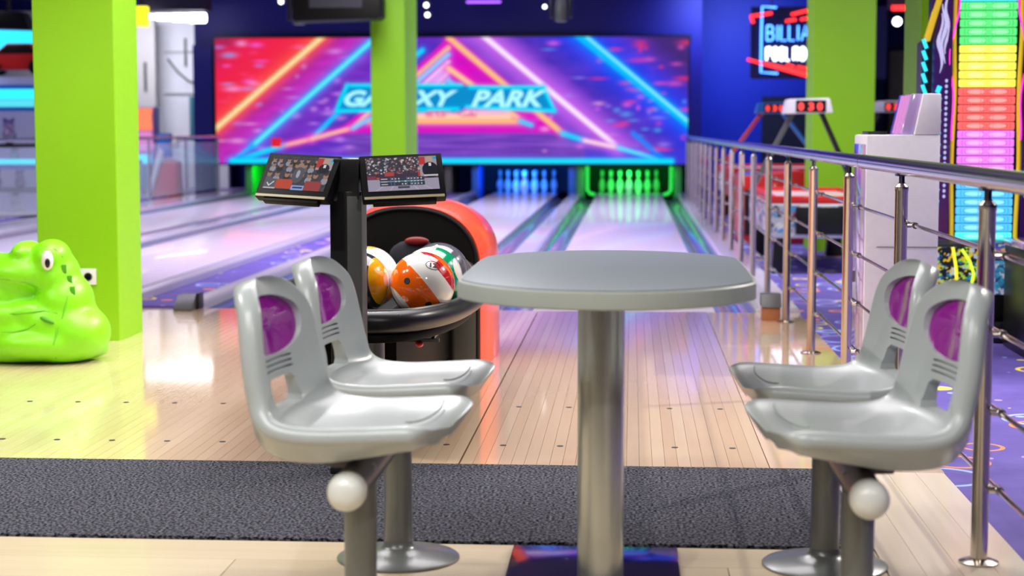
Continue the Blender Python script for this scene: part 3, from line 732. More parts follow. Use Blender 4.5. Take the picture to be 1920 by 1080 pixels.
for nm, cx, yw, roll, img in (('left', -.148, math.radians(-20), math.radians(2.2), 0), ('right', .170, math.radians(14), math.radians(-2.2), 1)):
    w, h, d = .25, .155, .03
    mo = bpy.data.objects.new('monitor', None); COL.objects.link(mo); mo.parent = t; mo.location = (cx, -.03, .905)
    mo.rotation_mode = 'QUATERNION'
    R = Matrix.Rotation(yw, 3, 'Z') @ Matrix.Rotation(roll, 3, 'Y') @ Matrix.Rotation(math.radians(-34), 3, 'X')
    mo.rotation_quaternion = R.to_quaternion()
    mo['label'] = 'black touch monitor showing %s' % ('a seated audience' if not img else 'a score table')
    MB().prism([(-.0, -h/2), (-.0, h/2), (d, h/2), (d+.01, -h/2+.02), (d, -h/2)], 0, -w/2, w/2).build('monitor_housing', M['housing'], mo, bevel=.004)
    pic = grid_panel('screen', w*.855, h*.76, crowd(220, 126, img), M['monitor'], mo, loc=(0 if img else .0, -.0012, .008))
    MB().box((-w/2+.004, -.002, -h/2-.0), (w/2-.006, .001, -h/2+.008)).build('bezel_strip', M['gold'], mo)
    MB().box((-w/2+.03, .004, -h/2-.012), (w/2-.03, .026, -h/2)).build('sensor_bar', M['blackm'], mo, bevel=.003)

# ================================================================== BALL RETURN
t = thing('ball_return', 'red and black ball return with arched hood and padded oval rack', 'ball return', (-.93, 5.15, 0))
# local frame: origin at rack front
def arch(cx, a, top, spring, y, n=28, p=2.3, ins=0):
    L = [V((cx-a, y, .0))]
    for th in np.linspace(PI, 0, n):
        c_, s__ = math.cos(th), math.sin(th)
        L.append(V((cx+a*math.copysign(abs(c_)**(2/p), c_), y, spring+(top-spring)*abs(s__)**(2/p))))
    L.append(V((cx+a, y, 0))); return L
HY = 2.31
MB().loft([arch(-.052, .314, .712, .44, HY+.005), arch(-.052, .32, .718, .44, HY), arch(-.05, .328, .727, .45, HY+.04), arch(-.045, .345, .742, .46, HY+.30), arch(-.043, .352, .738, .46, HY+.50), arch(-.043, .34, .68, .4, HY+.72), arch(-.043, .30, .5, .3, HY+.9), arch(-.043, .25, .3, .2, HY+.98)]).build('hood', M['red'], t, sharp=50)
face = MB().loft([arch(-.052, .303, .700, .43, HY-.012), arch(-.052, .303, .700, .43, HY+.02)]).build('face_panel', M['blackm'], t, bevel=.006)
# lip around the face
ap = arch(-.052, .308, .706, .43, HY-.012); MB().tube([v for v in ap], .009, 8).build('face_lip', M['black'], t)
# ball outlet: dark flattened ball stands for the shade in the opening
hole = MB().ball((-.02, HY-.014, .50), .115, (1, .12, .62), 28, 10).build('ball_outlet', M['dark'], t)
MB().ball((-.01, HY-.03, .565), .055, (1, .2, .36), 20, 8).build('outlet_pad', mat('maroon_pad', (.22, .012, .012), .4), t)
MB().box((.145, HY-.02, 0), (.152, HY-.01, .44)).build('panel_seam', M['dark'], t)
MB().box((.152, HY-.022, 0), (.25, HY-.01, .44)).build('corner_panel', M['graydark'], t, bevel=.004)
# rack body below the deck
MB().prism([(-.20, .62), (.13, .62), (.13, HY-.02), (-.25, HY-.02), (-.25, .75)], 2, .05, .385).build('rack_body', M['blackm'], t, bevel=.01)
def oval(a, b0, b1, n=40, p=2.6):
    L = []
    for th in np.linspace(0, 2*PI, n, endpoint=False):
        c_, s__ = math.cos(th), math.sin(th); cy = (b0+b1)/2; b = (b1-b0)/2
        L.append((a*math.copysign(abs(c_)**(2/p), c_), cy+b*math.copysign(abs(s__)**(2/p), s__)))
    return L
def squeeze(x_, y_):
    q = max(0, min(1, (y_-.9)/1.3)); return (x_*(1-.24*q*q*(3-2*q))-.03*q, y_)
ov = [squeeze(*p) for p in oval(.374, .14, 2.5, 96, 3.4)]
MB().prism([(x_*.96, y_) for x_, y_ in ov if y_ < HY-.02], 2, .38, .405).build('deck', M['blackm'], t, bevel=.004)
for xx in (-.2, -.1, 0, .1, .2): MB().tube([(xx, .30, .419), (xx, HY-.03, .421)], .012, 10).build('ball_runner', M['black'], t)
guard = [(x_, y_, .447) for x_, y_ in ov if y_ < HY-.0]
i0 = max(range(len(guard)), key=lambda i: math.hypot(guard[i][0]-guard[(i+1) % len(guard)][0], guard[i][1]-guard[(i+1) % len(guard)][1]))
guard = guard[i0+1:]+guard[:i0+1]
MB().tube(guard, [.036]*len(guard), 16).build('guard_rail', M['black'], t)
MB().tube([(p[0]*1.0, p[1], .481) for p in guard], [.006]*len(guard), 6).build('guard_trim', M['graydark'], t)
cp = MB().prism([(-.20, .15), (.2, .15), (.24, .20), (.22, .30), (-.22, .30), (-.24, .20)], 2, .425, .474).build('control_pad', M['black'], t, bevel=.004)
for k in range(4): MB().box((.02+.04*k, .195, .474), (.045+.04*k, .21, .478)).build('indicator', M['e_purple'], cp)
MB().lathe([(.045, .39), (.05, .43)], n=20).lathe([(.03, 0), (.03, .39)], n=20).build('support_leg', M['greymetal'], t, loc=(.10, .33, 0))
MB().lathe([(.07, 0), (.07, .01), (.03, .02)], n=20).build('leg_foot', M['greymetal'], t, loc=(.10, .33, 0))
tr = MB().box((.12, .40, .355), (.30, .42, .365)).box((.12, .40, .355), (.13, .41, .41)).box((.28, .42, .36), (.29, .60, .42), (0, .3, 0)).build('towel_bracket', M['graydark'], t)
kb = MB().ball((.235, .40, .348), .014, (1, 1, .8)).build('bracket_knob', M['redp'], t)
# balls
W_ = (.80, .80, .76); OR_ = (.95, .14, .005); RD = (.55, .02, .02); GR = (.0, .30, .12); YL = (.95, .45, .01); BK = (.03, .03, .035); BLU = (.05, .35, .8)
def bball(loc, m, label, holes=None, rot=(0, 0, 0)):
    t = thing('bowling_ball', label, 'bowling ball', loc, 0, 'bowling balls on the rack of the ball return')
    t.rotation_euler = rot
    MB().ball((0, 0, 0), .108, u=48, v=30).build('ball_shell', m, t)
    for h in holes or []:
        hd = V(h).normalized(); q = MB().lathe([(.0001, 0), (.0105, 0), (.012, -.002), (.012, -.004)], n=16).build('finger_hole', M['dark'], t)  # dark disc stands for the shade inside the hole
        q.location = hd*.1084; q.rotation_mode = 'QUATERNION'; q.rotation_quaternion = hd.to_track_quat('Z', 'Y')
    return t
def sphere_text(t, txt, d, size, m, w, h, up=(0, 0, 1), ring=None, rr=.1088):
    me = text_mesh(txt, size, 0, .001, .1, width=w, height=h); d = V(d).normalized(); upv = V(up); rx = upv.cross(d).normalized(); uy = d.cross(rx)
    for v in me.vertices: p = d*.11+rx*v.co.x+uy*v.co.y; v.co = p.normalized()*rr
    me.materials.clear(); me.materials.append(m); link('number', me, t)
    if ring:
        MB().tube([(d*.11+rx*ring[0]*math.cos(a)+uy*ring[1]*math.sin(a)).normalized()*.1083 for a in np.linspace(0, 2*PI, 33)], .0009, 5).build('printed_ring', M['dark'], t)
b1 = bball((-.690, 5.60, .541), band_mat('ball_orange', (.75, .25, .62), [(0, W_), (.10, OR_), (.50, W_), (.78, RD), (.90, OR_)]), 'orange bowling ball with white band and red stripe, frontmost on the rack',
           [(-.35, -.9, .18), (.30, -.85, -.58)])
sphere_text(b1, '12', (.40, -.62, .62), .03, M['dark'], .026, .02, (.2, 0, 1), (.026, .017))
bball((-.686, 5.819, .543), band_mat('ball_green', (.95, -.15, .3), [(0, W_), (.74, GR), (.955, W_)]), 'green and white bowling ball just behind the orange one')
bball((-.684, 6.037, .543), mat('ball_grey', (.10, .10, .12), .12, coat=.8, var=.3, scale=12), 'dark grey swirled bowling ball behind the green one')
b2 = bball((-.910, 5.61, .541), band_mat('ball_yellow', (1, -.25, .15), [(0, W_), (.68, BK), (.84, YL), (.985, W_)]), 'black, yellow and white bowling ball half hidden by the console post')
sphere_text(b2, 'O', (.35, -.85, .25), .03, M['dark'], .022, .05)
bball((-.907, 5.829, .543), band_mat('ball_white', (.3, -.25, -.95), [(0, YL), (.12, W_), (.68, BLU), (.8, YL)]), 'white bowling ball with yellow top and blue patch, at the back')

# ================================================================== GREEN TOY
t = thing('dinosaur_toy', 'bright green moulded plastic dinosaur toy beside the left pillar', 'toy', (-2.67, 7.6, 0))
mb = MB()
E_ = [ # centre x,z,y ; radii x,y,z
 ((-.10, 0, .40), (.20, .17, .10)), ((-.24, 0, .41), (.17, .15, .085)), ((-.20, 0, .31), (.22, .16, .075)), ((-.22, .01, .25), (.24, .165, .09)), ((.045, -.03, .475), (.085, .12, .085)), ((-.08, 0, .50), (.06, .14, .05)),
 ((.06, 0, .38), (.10, .15, .13)), ((.09, 0, .27), (.13, .17, .14)), ((.04, 0, .17), (.22, .20, .15)), ((-.15, -.02, .14), (.30, .19, .13)), ((-.02, -.05, .09), (.26, .19, .09)),
 ((.17, -.02, .13), (.13, .17, .125)), ((.15, .05, .07), (.10, .10, .07)), ((.19, .07, .05), (.08, .06, .05)), ((-.16, -.14, .22), (.12, .07, .055)), ((-.35, -.02, .12), (.2, .18, .12)), ((-.05, -.14, .235), (.08, .05, .05)),
 ((.14, -.12, .13), (.075, .07, .12)),
]
for c, r in E_: mb.ball(c, 1, r, 24, 14)
mb.lathe([(.8, .004), (.97, .03), (1, .09), (.93, .15), (.7, .18)], (-.13, .01, 0), 40, .30, .20)
mb.lathe([(.8, .004), (.97, .02), (1, .05), (.8, .10), (.4, .14)], (.09, .0, 0), 30, .14, .17)
body = mb.build('body', M['dino'], t)
md = body.modifiers.new('r', 'REMESH'); md.mode = 'VOXEL'; md.voxel_size = .011
ms = body.modifiers.new('s', 'SMOOTH'); ms.factor = .6; ms.iterations = 16
apply_mods(body)
for v in body.data.vertices: v.co.z = max(v.co.z, .002)
for p in body.data.polygons: p.use_smooth = True
bpy.context.view_layer.update()
def on_body(x_, z_, out_=.0):
    ok, p, nn, _ = body.ray_cast(V((x_, -2, z_)), V((0, 1, 0)))
    return (V((x_, p.y, z_)) + nn*out_) if ok else V((x_, -.15, z_))
ep = on_body(.060, .468)
e = MB().ball((ep.x, ep.y+.006, ep.z), 1, (.027, .020, .045), 20, 12).build('eye', M['white'], t)
MB().ball((ep.x+.006, ep.y-.011, ep.z-.010), 1, (.012, .008, .022), 14, 10).build('pupil', M['black'], e)
for q in ((.118, .428), (.140, .378), (.160, .330)):
    p_ = on_body(*q); MB().box((p_.x-.011, p_.y-.003, q[1]-.02), (p_.x+.011, p_.y+.03, q[1]+.02), (0, 0, .5)).build('scale_notch', M['dinod'], t, bevel=.004)
crm = mat('green_toy_crease_shade', (.14, .52, .004), .6)  # darker green for tubes that draw the shade along the creases
for nm, pts in (('mouth_line', [(-.33, .385), (-.2, .388), (-.12, .385), (-.04, .37), (0, .345), (.02, .325)]), ('leg_crease', [(.15, .31), (.135, .22), (.115, .16), (.105, .10), (.10, .03)]),
                ('arm_crease', [(-.33, .155), (-.2, .15), (-.08, .152), (-.02, .165), (.02, .19)]), ('arm_crease', [(-.33, .225), (-.2, .23), (-.05, .235), (.05, .245), (.11, .235)]), ('brow_crease', [(.02, .515), (.05, .53), (.09, .515), (.115, .48)])):
    MB().tube([on_body(x_, z_, -.001) for x_, z_ in pts], .0042, 8).build(nm, crm, t)
MB().ball(on_body(.07, .205), 1, (.035, .012, .011), 12, 8, (0, .4, 0)).build('handle_recess', M['dinod'], t)  # dark green blob in place of the shaded recess
# socket on the pillar
t = thing('wall_socket', 'white power socket on the left lime pillar', 'socket', (-2.70, 8.317, .322))
MB().box((-.04, -.008, -.04), (.04, .003, .04)).build('cover_plate', M['white'], t, bevel=.003)
q = MB().lathe([(.021, 0), (.021, .003), (.017, .003), (.016, -.004), (.001, -.004)], n=20).build('socket_well', M['graydark'], t); q.rotation_euler = (PI/2, 0, 0); q.location = (0, -.008, 0)

# gutter end blocks
t = thing('gutter_end_block', 'small wooden block with dark slanted top at the foot of the railing', 'block', (.775, 9.46, 0))
MB().box((-.05, 0, 0), (.05, .10, .075)).build('block', M['wood'], t, bevel=.003)
MB().prism([(-.01, .075), (.12, .075), (.14, .10), (.12, .145), (.03, .145)], 0, -.055, .055).build('slanted_cover', M['graydark'], t, bevel=.003)
t = thing('gutter_end_block', 'small dark grey sensor block at the left gutter start by the purple carpet', 'block', (-2.60, 9.74, 0))
MB().prism([(-.02, 0), (.22, 0), (.22, .085), (.09, .085), (-.02, .015)], 0, -.06, .05).build('block', M['graydark'], t, bevel=.004)
MB().box((.05, .09, 0), (.068, .2, .095)).build('side_cover', M['black'], t, bevel=.003)

# ================================================================== WHITE CABINET behind the railing
t = thing('white_cabinet', 'tall plain white game cabinet standing behind the railing', 'cabinet', (1.0, 7.4, 0))
MB().box((.0, 0, 0), (.31, .40, 1.03)).build('body', M['white'], t, bevel=.008)
MB().box((-.004, .02, .03), (.0, .38, .99)).build('side_skin', M['lilac'], t, bevel=.002)
MB().box((.05, -.003, .55), (.31, .0, .552)).build('panel_joint', M['graydark'], t)
MB().box((-.008, .34, .37), (.0, .37, .42)).build('side_latch', M['graydark'], t)
MB().prism([(.15, 1.03), (.20, 1.03), (.235, 1.205), (.19, 1.205)], 1, .03, .37).build('display_panel', M['lilac'], t, bevel=.004)
for k in range(3):
    MB().prism([(.147, 1.035), (.153, 1.035), (.19, 1.2), (.184, 1.2)], 1, .06+.09*k, .10+.09*k).build('art_stripe', M['e_pink'], t)
MB().prism([(.20, 1.03), (.31, 1.03), (.31, 1.205), (.235, 1.205)], 1, .0, .40).build('marquee', M['white'], t, bevel=.006)
MB().box((.02, .1, 1.03), (.10, .3, 1.045)).build('keypad', M['black'], t, bevel=.003)

# ================================================================== RAINBOW LIGHT TOWER
t = thing('light_tower_game', 'tall arcade strength tester with a rainbow stack of glowing rings', 'arcade game', (1.80, 8.9, 0))
MB().box((-.25, .05, .49), (.28, .30, 3.1)).build('tower_body', M['black'], t, bevel=.01)
MB().box((-.146, -.005, .485), (.146, .02, 3.0)).build('light_backing', M['dark'], t)
bands = [((.0, .85, .75), .535), ((.0, .45, 1), .835), ((.75, .12, .85), 1.045), ((1, .05, .04), 1.27), ((.95, .85, .02), 1.49), ((.02, .75, .12), 1.71), ((0, .7, .9), 1.9), ((.3, .2, 1), 2.2), ((1, .1, .5), 2.6), ((1, .8, .05), 3.0)]
MM = {}
def ringmesh(col, key):
    # capsule block with raised loops; brighter ellipses imitate the glow at the centre
    mm = MM.setdefault(key, (emis('ring_lit_%s' % key, tuple(min(1, c*.92+.07) for c in col), 1.35), emis('ring_bright_%s' % key, tuple(min(1, c*.85+.22) for c in col), 1.6), emis('ring_deep_%s' % key, tuple(c*.6 for c in col), .8)))
    mb = MB(); mb.prism([(-.142, -.016), (-.136, -.0195), (.136, -.0195), (.142, -.016), (.142, .016), (.136, .0195), (-.136, .0195), (-.142, .016)], 1, -.012, 0)
    m1 = mb.mesh('light_ring', mm[0], bevel=.002)
    mb = MB()
    for sx in (-1, 1):
        mb.prism([(sx*.055+.045*math.cos(a)*1.0, .011*math.sin(a)) for a in np.linspace(0, 2*PI, 16, endpoint=False)], 1, -.017, -.012)
    m2 = mb.mesh('ring_glow', mm[1])
    mb = MB()
    for x_, h_ in ((-.118, .015), (-.10, .013), (-.034, .013), (-.018, .015), (.018, .015), (.034, .013), (.10, .013), (.118, .015)):
        sg = 1 if x_ in (-.034, -.018, .10, .118) else -1
        mb.tube([(x_+sg*.006*(math.cos(a)-.5), -.0165, h_*math.sin(a)) for a in np.linspace(-1.3, 1.3, 7)], .0014, 5)
    m3 = mb.mesh('ring_loops', mm[2]); return m1, m2, m3
keys = ['cyan', 'blue', 'pink', 'red', 'yellow', 'green', 'aqua', 'violet', 'rose', 'amber']
z = .51; bi = 0; cur = ringmesh(bands[0][0], keys[0])
while z < 2.98:
    if z > bands[bi][1] and bi < len(bands)-1: bi += 1; cur = ringmesh(bands[bi][0], keys[bi])
    o = link('light_ring', cur[0], t, (0, -.006, z)); link('ring_glow', cur[1], o); tag(link('ring_loops', cur[2], o), kind='stuff'); z += .0432
for sx in (-1, 1):
    pts = []
    for zz in np.linspace(.5, 3.0, 60):
        w = .004*math.sin(zz*9); k = .02 if 1.0 < zz < 1.75 else 0
        pts.append((sx*(.165+w), -.01, zz))
    MB().tube(pts, .011, 8).build('yellow_tube', M['yellow'], t)
    MB().tube([(sx*(.155-.03*math.exp(-((zz-1.32)/.25)**2)*-1+.012*math.sin(zz*14)), -.02, zz) for zz in np.linspace(1.0, 1.75, 40)], .004, 6).build('magenta_neon', M['e_magenta'], t)
    MB().prism([(sx*.18, -.03), (sx*.27, .03), (sx*.275, .05), (sx*.18, .02)], 2, .49, 2.9).build('side_panel', mat('panel_violet', (.05, .012, .12), .25, coat=.4), t)
    # flame motif
    mb = MB()
    for k in range(3):
        off = (k-1)*.016
        mb.tube([(sx*.222+off+.010*math.sin(q*9+k*2), -.012, 1.34+.12*k*.4+q*.30) for q in np.linspace(0, 1, 14)], [.002+.009*math.sin(PI*q)*(.6+.4*math.sin(q*9)**2) for q in np.linspace(0, 1, 14)], 6)
    mb.build('flame_motif', emis('flame_lilac', (.65, .6, 1), .9), t)
    mb = MB()
    for k in range(22): mb.ball((sx*.205, -.022, 1.30-.028*k), .007, (1, .5, 1.3), 8, 6)
    mb.build('light_dots', emis('dot_lilac', (.55, .55, 1), 1.0), t)
    mb = MB()
    for k in range(11): mb.box((sx*.24-.011, -.004, 1.24-.058*k), (sx*.24+.011, .004, 1.275-.058*k), (0, .35, 0))
    mb.build('blue_slashes', M['e_cyan'], t)
MB().prism([(-.318, 1.50), (-.288, 1.50), (-.205, 1.80), (-.205, 2.6), (-.235, 2.6), (-.238, 1.78)], 1, .0, .05).build('gold_wing', M['yellow'], t, bevel=.004)
MB().prism([(-.32, .49), (-.26, .49), (-.23, 1.7), (-.29, 1.52), (-.32, 1.5)], 1, .03, .2).build('wing_body', M['black'], t)
mb = MB()
for k in range(9): mb.box((-.318, .0, 1.0+.058*k), (-.304, .03, 1.05+.058*k), (0, -.35, 0))
mb.build('wing_slashes', M['e_cyan'], t)
MB().box((-.30, -.36, 0), (.42, .62, .10)).build('base_plinth', M['black'], t, bevel=.01)
MB().box((-.29, -.28, .10), (.42, .6, .49)).build('base_cabinet', M['black'], t, bevel=.01)
def graffiti(nx, ny, pal, dark=.5):
    I = np.zeros((ny, nx, 3)); I[:] = pal[0]
    for k, c in enumerate(pal[1:]):
        n = blur_noise(ny, nx, 5, 6); n2 = blur_noise(ny, nx, 3, 3); I[(n*.7+n2*.3) > .58+.02*k] = c
    return I
grid_panel('left_print', .22, .34, graffiti(60, 90, [(.01, .01, .02), (.02, .25, .5), (.6, .9, .05), (.01, .01, .01), (.9, .65, .02), (.6, .7, .9)]), M['print'], t, loc=(-.17, -.284, .30))
grid_panel('top_print', .24, .07, graffiti(60, 22, [(.05, .15, .5), (.6, .65, .85), (.02, .1, .4), (.9, .65, .05), (.7, .1, .4)]), M['print'], t, loc=(.065, -.285, .45))
MB().tube([(-.16, -.30, .46), (-.12, -.30, .40), (-.10, -.30, .34), (-.11, -.30, .28), (-.155, -.30, .20), (-.19, -.30, .14)], .007, 8).build('lime_neon', M['e_lime'], t)
MB().tube([(-.205, -.30, .47), (-.185, -.30, .36), (-.18, -.30, .25), (-.165, -.30, .15)], .008, 8).build('yellow_neon', mat('yellow_neon', (.8, .7, .02), .4, emit=(1, .85, .05), es=.8, var=0), t)
MB().box((-.045, -.30, .12), (.125, -.28, .415)).build('coin_door', M['blackm'], t, bevel=.006)
grid_panel('door_art', .06, .17, graffiti(20, 50, [(.05, .3, .5), (.7, .75, .85), (.02, .1, .25), (.05, .5, .7)]), M['print'], t, loc=(.02, -.302, .32))
MB().box((.15, -.33, .465), (.40, -.10, .50)).build('control_shelf', M['graydark'], t, bevel=.006)
MB().ball((.27, -.2, .50), .045, (1, 1, .5)).build('strike_button', M['redp'], t)
# second cabinet at the frame edge with lettered print
t = thing('graffiti_game_cabinet', 'low black game cabinet with purple graffiti lettering beside the light tower', 'arcade game', (1.80, 8.05, 0))
MB().box((.02, -.1, 0), (.62, .42, .50)).build('body', M['black'], t, bevel=.01)
grid_panel('printed_front', .5, .22, graffiti(120, 54, [(.03, .01, .08), (.03, .18, .5), (.12, .02, .3), (.35, .03, .35), (.03, .25, .6)]), M['print'], t, loc=(.29, -.104, .335))
mt_ = text_mesh('MR', .2, .003, .006, .1, width=.17, height=.13); mt_.materials.clear(); mt_.materials.append(M['white']); link('lettering', mt_, t, (.15, -.108, .345), (PI/2, .15, 0))
mb = MB()
for k in range(9): mb.box((.05+.022*k, -.108, .245), (.066+.022*k, -.104, .262))
mb.build('caption_marks', M['e_pink'], t)
MB().box((.0, -.05, .50), (.64, .40, .53)).build('top_ledge', M['lilac'], t, bevel=.005)

# ================================================================== AIR HOCKEY
def hockey(loc, w, l, h, side, rim, legL, legR, scorer, sx, sz, lab, sy=.5):
    t = thing('air_hockey_table', lab, 'air hockey table', loc, 0, 'air hockey tables behind the railing')
    MB().box((0, 0, h-.30), (w, l, h-.04)).build('cabinet', side, t, bevel=.02)
    MB().box((.06, .06, h-.04), (w-.06, l-.06, h-.02)).build('playfield', M['whitecap'], t)
    mb = MB(); mb.box((0, 0, h-.045), (w, .07, h+.01)).box((0, l-.07, h-.045), (w, l, h+.01)).box((0, .07, h-.045), (.07, l-.07, h+.01)).box((w-.07, .07, h-.045), (w, l-.07, h+.01))
    mb.build('rim', rim, t, bevel=.008)
    MB().box((w*.25, -.02, h-.27), (w*.75, 0, h-.07)).build('goal_panel', M['black'], t, bevel=.01)
    grid_panel('end_print', w*.98, .22, graffiti(60, 20, [(.5, .5, .55), (.6, .05, .05), (.1, .3, .6), (.7, .7, .7), (.03, .03, .05)]), M['print'], t, loc=(w/2, -.004, h-.17))
    grid_panel('side_print', l*.96, .22, graffiti(90, 20, [(.5, .5, .55), (.6, .04, .04), (.1, .1, .3), (.7, .7, .72)]), M['print'], t, (PI/2, 0, -PI/2), (-.004, l/2, h-.17))
    for q in ((.04, .04), (w-.16, .04), (.04, l-.16), (w-.16, l-.16)):
        MB().prism([(q[0]-.01, 0), (q[0]+.13, 0), (q[0]+.11, h-.29), (q[0]+.01, h-.29)], 1, q[1], q[1]+.12).build('leg', M['black'], t, bevel=.01)
    yy = l*sy
    c = w/2+sx
    MB().tube([(-.03, yy, h-.02), (c-.11, yy, sz-.04)], .022, 8).build('arch_arm', legL, t)
    MB().tube([(w+.03, yy, h-.02), (c+.11, yy, sz-.04)], .022, 8).build('arch_arm', legR, t)
    s = MB().prism([(c-.2, sz-.06), (c-.17, sz+.06), (c+.17, sz+.07), (c+.2, sz-.05)], 1, yy-.12, yy+.12).build('score_box', scorer, t, bevel=.015)
    MB().box((c-.10, yy-.128, sz-.045), (c+.14, yy-.12, sz+.05)).build('score_display', M['black'], s)
    for k, dx in enumerate((-.06, .02, .09)):
        me = text_mesh(['0', '3', '0'][k], .08, 0, .004, width=.045, height=.065); me.materials.clear(); me.materials.append(M['e_digit']); link('digit', me, s, (c+dx, yy-.13, sz), (PI/2, 0, 0))
    return t
hockey((1.0, 12.6, 0), .80, 2.0, .56, M['white'], M['redp'], M['graydark'], M['black'], M['white'], .02, 1.24, 'red rimmed air hockey table with white score box, nearest behind the railing', .75)
hockey((1.06, 19.2, 0), 1.15, 2.3, .62, M['redp'], M['redp'], M['redp'], M['bluep'], M['bluep'], -.02, 1.30, 'air hockey table with one red and one blue overhead arm, nearest the back wall', .35)
hockey((2.36, 18.6, 0), 1.0, 2.2, .62, M['yellow'], M['yellow'], M['black'], M['graydark'], M['white'], -.05, 1.30, 'yellow rimmed air hockey table with black arms, behind the lime pillar', .1)
t = thing('dark_game_machine', 'dark machine with red side panel between the air hockey tables', 'arcade game', (1.0, 16.0, 0))
MB().prism([(0, 0), (.75, 0), (.75, .6), (.55, .68), (0, .62)], 1, 0, .8).build('cabinet', M['redp'], t, bevel=.02)
MB().box((.05, -.03, .08), (.70, 0, .5)).build('front_panel', M['black'], t, bevel=.01)
MB().box((.02, .05, .62), (.5, .7, .645)).build('top_panel', M['bluep'], t, bevel=.01)

# ================================================================== BILLIARD SIGN
t = thing('neon_sign', 'blue, red and white neon billiard sign hanging before the blue wall', 'neon sign', (3.35, 24.0, 2.15))
u = 1/133.0
def nx_(px): return (px-1185)*u-3.35
def nz_(py): return 1.05-(py-244)*u-2.15
MB().box((nx_(1402), .03, nz_(150)), (nx_(1650), .06, nz_(18))).build('backing_board', mat('sign_backing', (.006, .008, .07), .4), t)
def neon(nm, pts, r, m): return MB().tube([(nx_(a), -.01, nz_(b)) for a, b in pts], r, 8).build(nm, m, t)
neon('blue_tube', [(1448, 20), (1422, 18), (1421, 60), (1421, 138), (1452, 140)], .014, M['e_blue'])
for a, b in (((1400, 36), (1440, 30)), ((1475, 33), (1512, 24)), ((1512, 24), (1600, 8)), ((1465, 45), (1484, 42)), ((1492, 42), (1600, 22)), ((1402, 36), (1406, 48))): neon('red_tube', [a, b], .020, M['e_red'])
for a, b in (((1396, 114), (1600, 172)), ((1430, 122), (1600, 162)), ((1468, 124), (1482, 128)), ((1487, 128), (1600, 150))): neon('red_tube', [a, b], .018, M['e_red'])
CUR = lambda cx, cy, rx, ry, a0, a1, n=9: [(cx+rx*math.cos(q), cy+ry*math.sin(q)) for q in np.linspace(math.radians(a0), math.radians(a1), n)]
GL = {'B': [[(0, 0), (0, 1)], [(0, 1)]+CUR(.28, .76, .24, .24, 90, -90)+[(0, .52)], [(0, .52)]+CUR(.30, .26, .27, .26, 90, -90)+[(0, 0)]],
      'I': [[(.1, 0), (.1, 1)]], 'L': [[(0, 1), (0, 0), (.45, 0)]], 'A': [[(0, 0), (.3, 1), (.6, 0)], [(.12, .38), (.48, .38)]],
      'R': [[(0, 0), (0, 1)]+CUR(.28, .75, .25, .25, 90, -90)+[(0, .5)], [(.25, .5), (.55, 0)]], 'D': [[(0, 0), (0, 1)]+CUR(.15, .5, .40, .5, 90, -90)+[(0, 0)]],
      'P': [[(0, 0), (0, 1)]+CUR(.28, .72, .25, .28, 90, -90)+[(0, .44)]], 'O': [CUR(.3, .5, .28, .5, 0, 360, 19)], 'M': [[(0, 0), (0, 1), (.35, .3), (.7, 1), (.7, 0)]], ' ': []}
GW_ = {'B': .6, 'I': .2, 'L': .47, 'A': .62, 'R': .6, 'D': .6, 'P': .56, 'O': .6, 'M': .75, ' ': .12}
def neon_word(txt, x0, y0, y1, w, m, r, nm, dbl=0):
    hh = (y1-y0)*u; tot = sum(GW_[c]+.2 for c in txt)-.2; kx = w*u/tot; cx = nx_(x0)
    for c in txt:
        if GL[c]:
            mb = MB()
            for st_ in GL[c]:
                mb.tube([(p[0]*kx, 0, p[1]*hh) for p in st_], r, 8)
            o = mb.build(nm, m, t); o.location = (cx, -.02, nz_(y1))
        cx += (GW_[c]+.2)*kx
neon_word('BILLIARD', 1431, 53, 80, 111, M['e_blue'], .012, 'blue_letter')
neon_word('POOL ROOM', 1431, 93, 116, 96, M['e_nwhite'], .017, 'white_letter')
for xx in (1440, 1560): MB().tube([(nx_(xx), .045, nz_(18)), (nx_(xx), .045, 1.30)], .008, 6).build('hanging_rod', M['darkmetal'], t)
t = thing('ceiling_duct_box', 'pale lilac sloping box hanging in front of the neon sign', 'ceiling fixture', (1.98, 20.0, 2.95))
MB().prism([(-.16, -.30), (.04, -.30), (.16, .45), (-.08, .45)], 1, -.1, .1).build('box', M['lilac'], t, bevel=.01)
# red tube on right, lamps
t = thing('red_light_tube', 'glowing red strip light under the ceiling at right', 'light', (4.2, 24, 2.72)); MB().tube([(-.65, 0, 0), (.55, 0, 0)], .035, 10).build('tube', M['e_red'], t)
MB().box((-.7, .03, -.02), (.6, .08, .73)).build('mount', M['ceil'], t)
def spotlamp(loc, label, big=.055, rot=(0, 0, 0), m='e_warm'):
    t = thing('spotlight', label, 'spotlight', loc, 0, 'small ceiling spotlights')
    MB().tube([(0, -.02, 0), (0, .16, .02)], big*.95, 14).build('lamp_can', M['black'], t)
    MB().ball((0, -.02, 0), big*.85, (1, .35, 1), 14, 8).build('bulb', M[m], t)
    MB().tube([(0, .08, 0), (0, .08, 3.45-loc[2])], .012, 6).build('hanging_stem', M['black'], t)
    return t
spotlamp((4.0, 26.5, 2.69), 'blazing white spotlight to the right of the lime pillar, under the red strip', .075, m='e_white')
spotlamp((3.45, 26.5, 2.58), 'small spotlight left of the blazing one', .045)
spotlamp((4.35, 26.5, 2.62), 'small spotlight right of the blazing one', .04)
for px, py, lab in ((527, 4, 'left of the left moving head'), (578, 28, 'on the right of the left moving head'), (642, 30, 'at the left end of the black projector box'), (801, 12, 'upper one at the right end of the projector box'), (803, 30, 'lower one at the right end of the projector box'), (1022, 16, 'left of the right moving head')):
    y = 23.0 if px != 803 else 23.5; s = 3200/y
    spotlamp(((px-1185)/s, y, 1.05-(py-244)/s), 'small round spotlight ' + lab, .038 if px != 1022 else .03)
